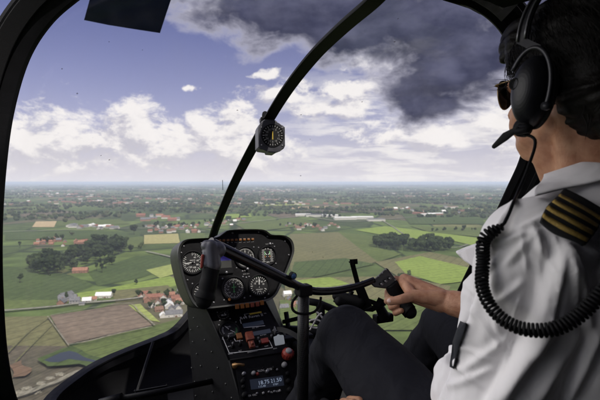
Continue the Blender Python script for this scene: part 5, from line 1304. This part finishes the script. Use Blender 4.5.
# --- trousers
m_ = MB(); KL = P(347, 336, 1.17); KR = A(.985, 1.07, -.43)
m_.cap(A(.60, .50, -.56), KL, .105, .078, 24); m_.cap(A(.82, .50, -.56), KR, .105, .076, 24); m_.ell(A(.70, .46, -.56), AR * .19, AF * .15, AZ * .12)
m_.cap(KL, A(.60, 1.40, -.86), .074, .052, 20); m_.cap(KR, A(.98, 1.42, -.86), .074, .052, 20)
tr = blend(m_, .007, 8, .5)
def displace(me, fn):
    n = [v.normal.copy() for v in me.vertices]
    for v, nn in zip(me.vertices, n): v.co += nn * fn(v.co, nn)
    me.update()
kdir = (KL - A(.60, .50, -.56)).normalized()
def trfold(p, n):
    q = p - KL; a = q.dot(kdir); f = .0045 * mnoise.noise(Vector((a * 9, p.x * 26, p.z * 26))) + .006 * mnoise.noise(p * 9)
    if a > -.16: f += .0035 * math.sin((q.z * 1.0 + q.x * .35) * 75 + 2.5 * mnoise.noise(p * 10)) * math.exp(-(a / .10) ** 2) * (1 if n.x > -.4 else .4)
    f += .004 * math.exp(-((n.cross(kdir).dot(AR)) / .2) ** 2) * (1 if n.z > 0 else 0) * .6
    return f
displace(tr, trfold); attach('trousers', tr, M['trouser'])
m_ = MB()
for r_, k in ((.60, KL), (.98, KR)):
    c = A(r_, 1.46, -.90); m_.cap(c - AF * .06, c + AF * .12, .042, .036)
shoes = blend(m_, .008, 3, .4); attach('shoes', shoes, M['blackgloss'])

# --- shirt
m_ = MB()
m_.ell(A(.68, .44, -.18), AR * .17, AF * .128, AZ * .20, 28, 18)
m_.ell(A(.67, .525, -.37), AR * .170, AF * .155, AZ * .14, 28, 18)
m_.ell(A(.67, .535, -.47), AR * .168, AF * .160, AZ * .10, 28, 18)
m_.cap(NB + AZ * .005, SL + AZ * .004, .062, .060, 20); m_.cap(NB, SR, .06, .058, 20)
m_.cap(NB - AR * .02 + AZ * .0, A(.68, .46, -.12), .070, .11, 20)
SL2 = SL.lerp(ELb, .93)
m_.cap(A(.635, .545, -.19), A(.63, .565, -.33), .068, .080, 20)
m_.cap(SL, SL.lerp(ELb, .45), .066, .068, 24); m_.cap(SL.lerp(ELb, .45), SL2, .068, .074, 24)
m_.cap(SL + AF * .01 - AZ * .03, A(.63, .49, -.16), .045, .06, 20)
SRe = ERb + (WR - ERb) * .18
m_.cap(SR, ERb, .064, .066, 20); m_.cap(ERb, SRe, .062, .060, 20)
sh = blend(m_, .0031, 14, .5)
ad = (SL2 - SL).normalized(); an = ad.cross((CAM - SL).normalized()).normalized()      # across the sleeve
if an.x < 0: an = -an
def ridge(x, w_): return math.exp(-(x / w_) ** 2)
def project(p):
    q = p - CAM; d = q.dot(cF); return 300 + FPX * q.x / d, 200 - FPX * q.dot(cU) / d
def seg(px, a, b):                    # signed distance from a line a-b and the place along it
    ax, ay = a; bx, by = b; L = math.hypot(bx - ax, by - ay); ux, uy = (bx - ax) / L, (by - ay) / L
    return (px[0] - ax) * uy - (px[1] - ay) * ux, ((px[0] - ax) * ux + (px[1] - ay) * uy) / L
# long folds run down the sleeve from the shoulder, given by start and end on the cloth
FOLDS = [((546, 229), (604, 265), -.0035, 2.2, 0), ((470, 300), (500, 352), .0035, 3, 0), ((560, 262), (548, 320), .004, 3, 0), ((566, 256), (572, 300), .004, 3, 0), ((556, 240), (560, 262), .0035, 2.5, 0), ((570, 250), (582, 275), .003, 2.5, 0), ((522, 236), (526, 268), .003, 3, 0), ((462, 345), (490, 362), .0035, 3, 0), ((455, 360), (475, 385), .003, 3, 0), ((436, 350), (452, 346), .004, 2.5, 0), ((432, 368), (450, 356), .004, 2.5, 0), ((500, 255), (478, 285), .0035, 3, 0), ((510, 345), (492, 398), .003, 3, 0), ((462, 268), (474, 300), .003, 3, 0), ((520, 300), (505, 340), .003, 3, 0), ((556, 255), (528, 335), .016, 7, 1), ((528, 335), (484, 405), .020, 7, 1), ((535, 231), (553, 272), .006, 5, 0), ((532, 235), (508, 262), .0045, 5, 0), ((528, 232), (498, 244), .006, 4, 0), ((540, 234), (542, 300), .004, 6, 0), ((505, 222), (490, 252), .004, 5, 0), ((570, 258), (590, 330), .010, 8, 0), ((590, 250), (612, 300), .010, 7, 0),
         ((474, 296), (461, 334), -.016, 5, 0), ((461, 334), (434, 404), -.020, 5, 0), ((472, 262), (462, 300), .009, 5, 0), ((484, 262), (476, 300), .007, 5, 0), ((430, 345), (452, 338), .007, 3, 0), ((428, 356), (450, 350), -.006, 3, 0), ((430, 374), (446, 362), .006, 4, 0), ((462, 372), (500, 345), .006, 6, 0), ((452, 386), (486, 372), .006, 5, 0), ((500, 300), (520, 285), .006, 5, 0), ((492, 280), (498, 330), .006, 6, 0),
         ((545, 330), (505, 395), .009, 8, 0), ((575, 330), (540, 395), .010, 9, 0), ((600, 330), (570, 395), .010, 9, 0), ((480, 250), (500, 238), .006, 4, 0), ((552, 215), (520, 228), .005, 4, 0), ((515, 205), (500, 230), .006, 4, 0)]
def shfold(p, n):
    px = project(p); f = .002 * mnoise.noise(p * 16) + .003 * (1 - abs(mnoise.noise(Vector((p.x * 13, p.y * 13, p.z * 5)))) * 2)
    vis = n.dot((CAM - p).normalized())
    if vis > -.3:
        for a, b, h, w_, step in FOLDS:
            d, t = seg(px, a, b)
            if -.3 < t < 1.3:
                e = max(0, min(1, (t + .25) * 3)) * max(0, min(1, (1.25 - t) * 3))
                if step: f += h * e * (1 / (1 + math.exp(-d / 2.2)) - .5) * math.exp(-(d / 26) ** 2) * 1.6
                else: f += h * e * (ridge(d, w_ * .75) - .4 * ridge(d - w_ * 1.4, w_))
    return f * .78
displace(sh, shfold)
sh = evalmesh(sh, [('SMOOTH', dict(iterations=1, factor=.4))])
# sleeve hems: cut the cloth behind the hem planes
bm = bmesh.new(); bm.from_mesh(sh)
kill = [v for v in bm.verts if ((v.co - SRe).dot((WR - ERb).normalized()) > .030 and (v.co - WR).length < .33 and (v.co - ERb).length < .2)]
bmesh.ops.delete(bm, geom=kill, context='VERTS')
# neck opening
nk = (hd(0, -.03, -.05) - NB).normalized()
kill = [v for v in bm.verts if (v.co - NB).dot(nk) > .030 and (v.co - NB - nk * .03).length < .078]
bmesh.ops.delete(bm, geom=kill, context='VERTS')
bm.to_mesh(sh); bm.free()
shirt = attach('shirt', sh, M['shirt'])
bmt = bmesh.new(); bmt.from_mesh(shirt.data); bmt.transform(Matrix.Translation(wl(shirt))); bvh = BVHTree.FromBMesh(bmt); bmt.free()
def drape(u, v, off, back=None):
    q = ray(u, v).normalized(); h = bvh.ray_cast(CAM, q)
    if h[0] is None: return None
    n = h[1] if h[1].dot(q) < 0 else -h[1]
    return h[0] + n * off
def drape_quad(c, nu, nv, off, th):      # c: corners TL, TR, BR, BL in the photo; a cloth panel lying on the shirt
    top, bot = [], []
    for j in range(nv):
        for i in range(nu):
            s, t = i / (nu - 1), j / (nv - 1)
            u = (c[0][0] * (1 - s) + c[1][0] * s) * (1 - t) + (c[3][0] * (1 - s) + c[2][0] * s) * t; v = (c[0][1] * (1 - s) + c[1][1] * s) * (1 - t) + (c[3][1] * (1 - s) + c[2][1] * s) * t
            p = drape(u, v, off); top.append(p)
    good = [p for p in top if p is not None]
    return top
def panel_mesh(c, nu, nv, off, th, smooth_it=6):
    g = drape_quad(c, nu, nv, off, th)
    for i, p in enumerate(g):
        if p is None: g[i] = g[i - 1] if i and g[i - 1] is not None else next(x for x in g if x is not None)
    for _ in range(smooth_it):
        h = list(g)
        for j in range(nv):
            for i in range(nu):
                nb = [g[b * nu + a] for a, b in ((i - 1, j), (i + 1, j), (i, j - 1), (i, j + 1)) if 0 <= a < nu and 0 <= b < nv]
                if (i in (0, nu - 1)) != (j in (0, nv - 1)):
                    e = (g[(j - 1) * nu + i] + g[(j + 1) * nu + i]) / 2 if i in (0, nu - 1) else (g[j * nu + i - 1] + g[j * nu + i + 1]) / 2
                    h[j * nu + i] = g[j * nu + i] * .4 + e * .6
                if 0 < i < nu - 1 and 0 < j < nv - 1: h[j * nu + i] = g[j * nu + i] * .4 + sum(nb, Vector()) * (.6 / len(nb))
        g = h
    mb = MB(); mb.add(g, [(j * nu + i, j * nu + i + 1, (j + 1) * nu + i + 1, (j + 1) * nu + i) for j in range(nv - 1) for i in range(nu - 1)], 0, True)
    me = mb.mesh('panel'); 
    me = evalmesh(me, [('SOLIDIFY', dict(thickness=th, offset=0))]); return me, g
# epaulette: A outer front, B outer back, C inner back, D inner front
EQ = [(536, 222), (562.5, 195), (603, 215), (577, 248)]      # corners round the board: left, top, right, bottom
me, eg = panel_mesh(EQ, 22, 22, .008, .004, 26)
ep = attach('epaulette', me, M['epau'])
# stripes run parallel to the lower-left edge (left -> bottom)
def lerp2(a, b, t): return (a[0] + (b[0] - a[0]) * t, a[1] + (b[1] - a[1]) * t)
for k in range(4):
    t0 = .12 + k * .205; t1 = t0 + .095
    c = [lerp2(EQ[0], EQ[1], t0), lerp2(EQ[0], EQ[1], t1), lerp2(EQ[3], EQ[2], t1), lerp2(EQ[3], EQ[2], t0)]
    # interpolate on the epaulette grid itself
    def eg_at(s, t):
        x, y = s * 21, t * 21; i, j = min(20, int(x)), min(20, int(y)); a, b = x - i, y - j
        return (eg[j * 22 + i] * (1 - a) + eg[j * 22 + i + 1] * a) * (1 - b) + (eg[(j + 1) * 22 + i] * (1 - a) + eg[(j + 1) * 22 + i + 1] * a) * b
    mb = MB(); nn = 20; vv = []
    for i in range(nn):
        for s in (t0, (t0 + t1) / 2, t1):
            p = eg_at(s, .004 + .992 * i / (nn - 1)); vv.append(p + (CAM - p).normalized() * (.0050 if s != (t0 + t1) / 2 else .0058))
    mb.add(vv, [(3 * i + j, 3 * i + j + 1, 3 * i + j + 4, 3 * i + j + 3) for i in range(nn - 1) for j in range(2)], 0, True)
    o = attach('gold_stripe', evalmesh(mb.mesh('s'), [('SOLIDIFY', dict(thickness=.0012, offset=0))]), M['gold'], ep)
# collar: a standing band folded over, swept round the neck
m_ = MB(); ring = []
cc0 = NB + nk * .020; cx = (hR - nk * hR.dot(nk)).normalized(); cy = nk.cross(cx).normalized(); cy = cy if cy.dot(AF) > 0 else -cy
N_ = 46; rows = [[] for _ in range(7)]
for i in range(N_):
    t = math.radians(112) + math.radians(316) * i / (N_ - 1)     # gap at the front
    d = cx * math.cos(t) + cy * math.sin(t); sx_ = .074; fr = math.sin(t)
    base = cc0 + cx * math.cos(t) * .072 + cy * math.sin(t) * .076
    droop = nk * (-.010 * fr) 
    wid = .046 + .014 * max(0, fr)
    rows[0].append(base + d * -.006 + nk * -.004 + droop); rows[1].append(base + d * -.005 + nk * .022 + droop); rows[2].append(base + d * -.001 + nk * .030 + droop); rows[3].append(base + d * .006 + nk * .028 + droop)
    rows[4].append(base + d * (.014 + .2 * wid) + nk * (.012) + droop); rows[5].append(base + d * (.020 + .42 * wid) + nk * (-.006) + droop); rows[6].append(base + d * (.022 + .66 * wid) + nk * (-.020) + droop + d * .002 * math.sin(i * 1.3))
m_ = loft([list(r) for r in rows]); me = evalmesh(m_.mesh('collar'), [('SOLIDIFY', dict(thickness=.0022, offset=0)), ('SUBSURF', dict(levels=1, render_levels=1))])
attach('collar', me, M['shirt'], shirt)
for q_, nm in (([(526, 187), (622, 155), (622, 180), (533, 203)], 'collar'),):
    me, _g = panel_mesh(q_, 24, 10, .009, .0035, 14)
    me = evalmesh(me, [('SUBSURF', dict(levels=1, render_levels=1))]); attach(nm, me, M['shirt'], shirt)
# far sleeve hem standing out in a point
m_ = MB()
pts = [P(457, 253, .88), P(466, 249.5, .88), P(492, 240, .86), P(498, 266, .84), P(478, 270, .85), P(466, 262, .87)]
m_.prism(pts, (AF * .02 + AR * .012)); me = evalmesh(m_.mesh('fold'), [('BEVEL', dict(width=.004, segments=2))]); attach('sleeve_hem', me, M['shirt'], shirt, False)
# seams on the sleeve
def seam(path, rad=.0007, off=.0004):
    p = [drape(u, v, off) for u, v in path]; p = [x for x in p if x is not None]; mm = MB(); mm.tube(spline(p, 4), rad, 6); return mm
# --- seat belt over the lap side
bp = [(466, 322), (462, 332), (458.5, 344), (455.5, 356), (453.5, 367)]
mb = MB(); vv = []; hits = 0
for u, v in bp:
    for k in (-3.1, 0, 3.1):
        p = drape(u + k, v + k * .35, .0045); vv.append(p if p is not None else P(u + k, v + k * .35, .78))
mb.add(vv, [(3 * i + j, 3 * i + j + 1, 3 * i + j + 4, 3 * i + j + 3) for i in range(len(bp) - 1) for j in range(2)], 0, True)
me = evalmesh(mb.mesh('belt'), [('SOLIDIFY', dict(thickness=.002, offset=0))]); me.materials.clear(); me.materials.append(M['belt']); link('seat_belt', me, heli)

# --- hair
m_ = MB()
m_.ell(hd(0, -.022, .045), hR * .091, hF * .108, hU * .100, 36, 22)
m_.ell(hd(0, -.055, -.010), hR * .082, hF * .068, hU * .090, 30, 18)
m_.ell(hd(0, .050, .085), hR * .070, hF * .055, hU * .042, 24, 14)
m_.cap(hd(-.045, -.075, -.03), hd(-.035, -.085, -.082), .035, .02); m_.cap(hd(.045, -.075, -.03), hd(.035, -.085, -.082), .035, .02)
m_.cap(hd(-.068, -.030, -.01), hd(-.055, -.055, -.060), .024, .014)
m_.cap(hd(-.060, .052, .075), hd(-.064, .056, .045), .018, .010)
m_.cap(hd(-.050, .074, .082), hd(-.058, .078, .058), .018, .010)
hm_ = blend(m_, .0042, 6, .5)
def hairf(p, n):
    q = p - HC; a = math.atan2(q.dot(hR), q.dot(hU)); s = q.dot(hF)
    return .006 * mnoise.noise(Vector((a * 9, s * 9, 2))) + .0016 * mnoise.noise(Vector((a * 30, s * 10, q.z * 12)))
displace(hm_, hairf); hair = attach('hair', hm_, M['hair'])
# loose strands
m_ = MB(); rnd = random.Random(3)
def lock(root, mid, tip, r0): m_.tube(spline([root, mid, tip], 5), [r0 * (1 - i / 10.5) for i in range(11)], 5)
for i in range(0):                                             # fringe wisps over the brow
    s = rnd.uniform(-.070, -.045); root = hd(s, .070 + rnd.uniform(-.02, .02), .075 + rnd.uniform(-.02, .02))
    tip = hd(s - rnd.uniform(.0, .006), .098 + rnd.uniform(-.01, .008), .036 + rnd.uniform(-.01, .03)); lock(root, (root + tip) / 2 + hF * .012 + hU * .008, tip, .0016)
for u, v in [(488, 88), (491, 84), (489, 90), (494, 80), (497, 92), (492, 86)]:
    root = P(508, 84 + rnd.uniform(-4, 4), .76); tip = P(u, v, .78); lock(root, (root + tip) / 2 + AZ * rnd.uniform(-.004, .002), tip, .0008)
for i in range(1500):                                            # strands over the crown and the nape
    a = rnd.uniform(-1.9, .4); b = rnd.uniform(-.9, 2.6)
    def sph(a, b, k=1.0): 
        return hd(math.sin(a) * .096 * k * math.cos(b * .5 - .2), -.028 - math.sin(b - .4) * .090 * k, .045 + math.cos(a) * .100 * k * max(-.2, math.cos(b - .5)))
    p0 = sph(a, b); 
    d = (p0 - hd(0, -.02, .04)).normalized()
    flow = (-hU * (.6 + rnd.random() * .4) - hF * rnd.uniform(0, .7) + d * .08).normalized()
    h = None
    L = rnd.uniform(.03, .06); lock(p0 - d * .002, p0 + flow * L * .5 + d * .002, p0 + flow * L - d * .004, rnd.uniform(.0004, .0008))
for i in range(60):                                             # ragged ends in the neck
    s = rnd.uniform(-.07, .05); p0 = hd(s, -.085 + abs(s) * .25, -.055 + rnd.uniform(-.01, .015)); p1 = p0 - hU * rnd.uniform(.018, .04) + hR * rnd.uniform(-.01, .01) + hF * rnd.uniform(-.004, .012); lock(p0, (p0 + p1) / 2 - hF * .005, p1, .0016)
m_.build('hair_strands', M['hair'], hair)

# --- sunglasses
sg = empty('sunglasses', hd(0, .09, .012), 'dark teardrop sunglasses with thin gold frame on the pilot\'s face', 'sunglasses')
for s in (-1, 1):
    c = hd(s * .036, .099, .004); nx = (hR * 1 - hF * s * .35).normalized(); ny = hU
    lens = [(math.cos(t) * .029 * (1 + .10 * math.sin(t)), math.sin(t) * .025 - .004 * math.cos(t) * s) for t in np.linspace(0, 2 * PI, 28)[:-1]]
    pts = [c + nx * x + ny * y + hF * (.004 * (1 - (x / .03) ** 2)) for x, y in lens]
    m_ = MB(); m_.prism(pts, -hF * .0015, 0); m_.build('lens', M['glasslens'], sg)
    m_ = MB(); m_.tube(pts + [pts[0]], .0010, 6); m_.tube(spline([c + nx * s * .028 + ny * .010, hd(s * .073, .080, .014), hd(s * .078, .0, .010)], 6), .0012, 6)
    m_.build('frame', M['goldframe'], sg)
m_ = MB(); m_.tube(spline([hd(-.010, .106, .012), hd(0, .112, .014), hd(.010, .106, .012)], 4), .001, 6); m_.build('bridge', M['goldframe'], sg)

# --- headset
CUP = P(533, 92, .675)
hs = empty('headset', CUP, 'dark aviation headset with round ear cup, thin microphone boom and coiled cable on the pilot', 'headset')
oN = (-hR * .97 - hF * .12 + hU * .05).normalized(); oY = (hU * .985 - hF * .17); oY = (oY - oN * oY.dot(oN)).normalized(); oX = oY.cross(oN).normalized()   # oX: towards the face or back
if oX.dot(hF) < 0: oX = -oX
def cupmesh(c, n, mb, sx=.027, sy=.051, dp=.030):
    prof = [(.86, -.55, 1), (1.02, -.50, 1), (1.04, -.25, 1), (.98, -.20, 0)] + [(math.cos(a_) ** .75, math.sin(a_) ** 1.1 if a_ > 0 else 0, 0) for a_ in np.linspace(0, PI / 2, 15)[:-1]] + [(0, 1, 0)]
    k = 40; vs = []
    for s, h, m2 in prof:
        for j in range(k):
            t = 2 * PI * j / k; e = 1 + .05 * math.sin(t) ; vs.append(c + oX * math.cos(t) * sx * s * (1 + .06 * math.sin(t)) + oY * math.sin(t) * sy * s + n * h * dp)
    for a in range(len(prof) - 1):
        mb.add(vs[a * k:(a + 2) * k], [(j, (j + 1) % k, k + (j + 1) % k, k + j) for j in range(k)], 1 if prof[a + 1][2] else 0, True)
for s, n_, in ((-1, oN), (1, (oN - hR * 2 * oN.dot(hR)))):
    c = CUP if s < 0 else CUP + hR * ((HC - CUP).dot(hR) * 2)
    mb = MB(); cupmesh(c, n_, mb); cup = mb.build('ear_cup', [M['headset'], M['foam']], hs)
    if s < 0:
        m_ = MB(); q = c + oN * .028 + oX * .010 + oY * .008; m_.lathe(q - oN * .003, oX, oY, (oN + oX * .25).normalized(), [(.0085, 0), (.0085, .004), (.0072, .0055), (.0062, .003), (0, .0028)], 24); m_.build('volume_knob', M['rubber'], cup)
        m_ = MB(); 
        ar = []
        for t in np.linspace(math.radians(-22), math.radians(150), 26): ar.append(c + oX * -math.cos(t) * .034 + oY * (math.sin(t) * .060) + oN * .012)
        # yoke round the cup
        m_.tube(ar, .0032, 8, up=oN); m_.lathe(ar[0], oX, oY, oN, [(.006, -.003), (.006, .003), (0, .004)], 12); m_.build('yoke', mat('yoke_metal', (.025, .025, .03), .4, metal=.3), cup)
m_ = MB(); top = []
rt = HC + hR * (HC - CUP).dot(hR)
for t in np.linspace(PI * .965, .035 * PI, 34):
    q = hd(math.cos(t) * .108, -.004 - .012 * math.sin(t), .045 + math.sin(t) * .112 + min(0, math.sin(t) - .3) * .02); top.append(q)
top = [CUP + oY * .060 + oN * .012 - hR * -.004] + top
Wb = [hF] * len(top); Nb = []
for i, p in enumerate(top): Nb.append((p - hd(0, 0, .03)).normalized())
m_.sweep(top, rprof(.010, .0022), Wb, Nb, 0); hb = m_.build('headband', M['headset'], hs)
m_ = MB(); pd = [p + n * .001 for p, n in zip(top[9:26], Nb[9:26])]; m_.sweep(pd, rprof(.020, .010, .45), Wb[9:26], Nb[9:26], 0, True); m_.build('head_pad', M['foam'], hb)
m_ = MB()
for off in (-.007, .007): m_.tube([p + hF * off + n * .004 for p, n in zip(top[1:9], Nb[1:9])], .0018, 6)
m_.build('slider_rod', M['grey'], hb)
# microphone boom
m_ = MB(); b0 = CUP - oY * .052 + oN * .010 + oX * .004
m_.lathe(b0 - oN * .01, oX, oY, oN, [(.013, 0), (.013, .010), (.009, .014), (0, .014)], 18); bend = [b0, P(528, 129, .66), P(520, 131, .665), P(513, 131.5, .68)]
m_.tube(spline(bend, 6), [.0062 - .0001 * i for i in range(19)], 10); m_.build('microphone_boom', M['rubber'], hs)
m_ = MB(); a, b, c = P(517, 129, .67), P(506, 136, .69), P(494, 146.5, .71)
m_.cap(a, b, .0040, .0062); m_.cap(b, c, .0064, .0036); me = blend(m_, .0014, 4); attach('microphone', me, M['foam'], hs)
def onsh(u, v, d, off=.010):
    p = drape(u, v, off)
    return p if p is not None and p.y < d else P(u, v, d)
# straight lead from the cup, then the coil
lead = spline([b0 - oY * .008, P(535, 140, .655), P(529, 165, .64), onsh(518.5, 191, .625, .005), onsh(511, 207, .61, .006), onsh(505, 218, .603, .008), onsh(500, 226, .60), onsh(494, 233, .598)], 6)
m_ = MB(); m_.tube(lead, .0022, 8); m_.build('cable', M['rubber'], hs)
cpath = spline([onsh(501, 226, .600, .012), onsh(490, 240, .588, .012), P(483, 262, .573), P(482, 284, .560), P(488, 302, .547), P(500, 317, .535), P(517, 327, .523), P(537, 330.5, .512), P(557, 328, .503), P(577, 317, .497), P(597, 298, .492), P(615, 276, .488), P(632, 248, .485), P(650, 215, .49)], 24)
cl = sum((b - a).length for a, b in zip(cpath, cpath[1:])); print('coil len', cl)
pitch_ = .0047; turns = cl / pitch_; ns = int(turns * 14); cp = resample(cpath, ns); pts = []; u_ = Vector((0, 0, 1))
for i in range(ns):
    t = (cp[min(i + 1, ns - 1)] - cp[max(i - 1, 0)]).normalized(); u_ = (u_ - t * u_.dot(t)).normalized(); v_ = t.cross(u_)
    a = 2 * PI * i / 14; R0 = .0067 * (1 + .03 * math.sin(i * .013)) * min(1, .35 + i / 60); pts.append(cp[i] + (u_ * math.cos(a) + v_ * math.sin(a)) * R0)
m_ = MB(); m_.tube(pts, .0019, 7, up=(pts[1] - pts[0]).orthogonal()); m_.build('coiled_cable', M['rubber'], hs)
m_ = MB(); m_.tube(spline([P(650, 215, .49), P(660, 180, .49), A(.66, .12, .15), A(.66, .04, .33), A(.64, .0, .50)], 8), .0024, 8); m_.build('cable', M['rubber'], hs)

# ------------------------------------------------------------------ render settings
SC.render.engine = 'CYCLES'
SC.cycles.max_bounces = 8; SC.cycles.transparent_max_bounces = 16; SC.cycles.volume_bounces = 1
SC.view_settings.view_transform = 'Standard'; SC.view_settings.look = 'None'; SC.view_settings.gamma = 1; SC.view_settings.exposure = 0; SC.view_settings.use_curve_mapping = False
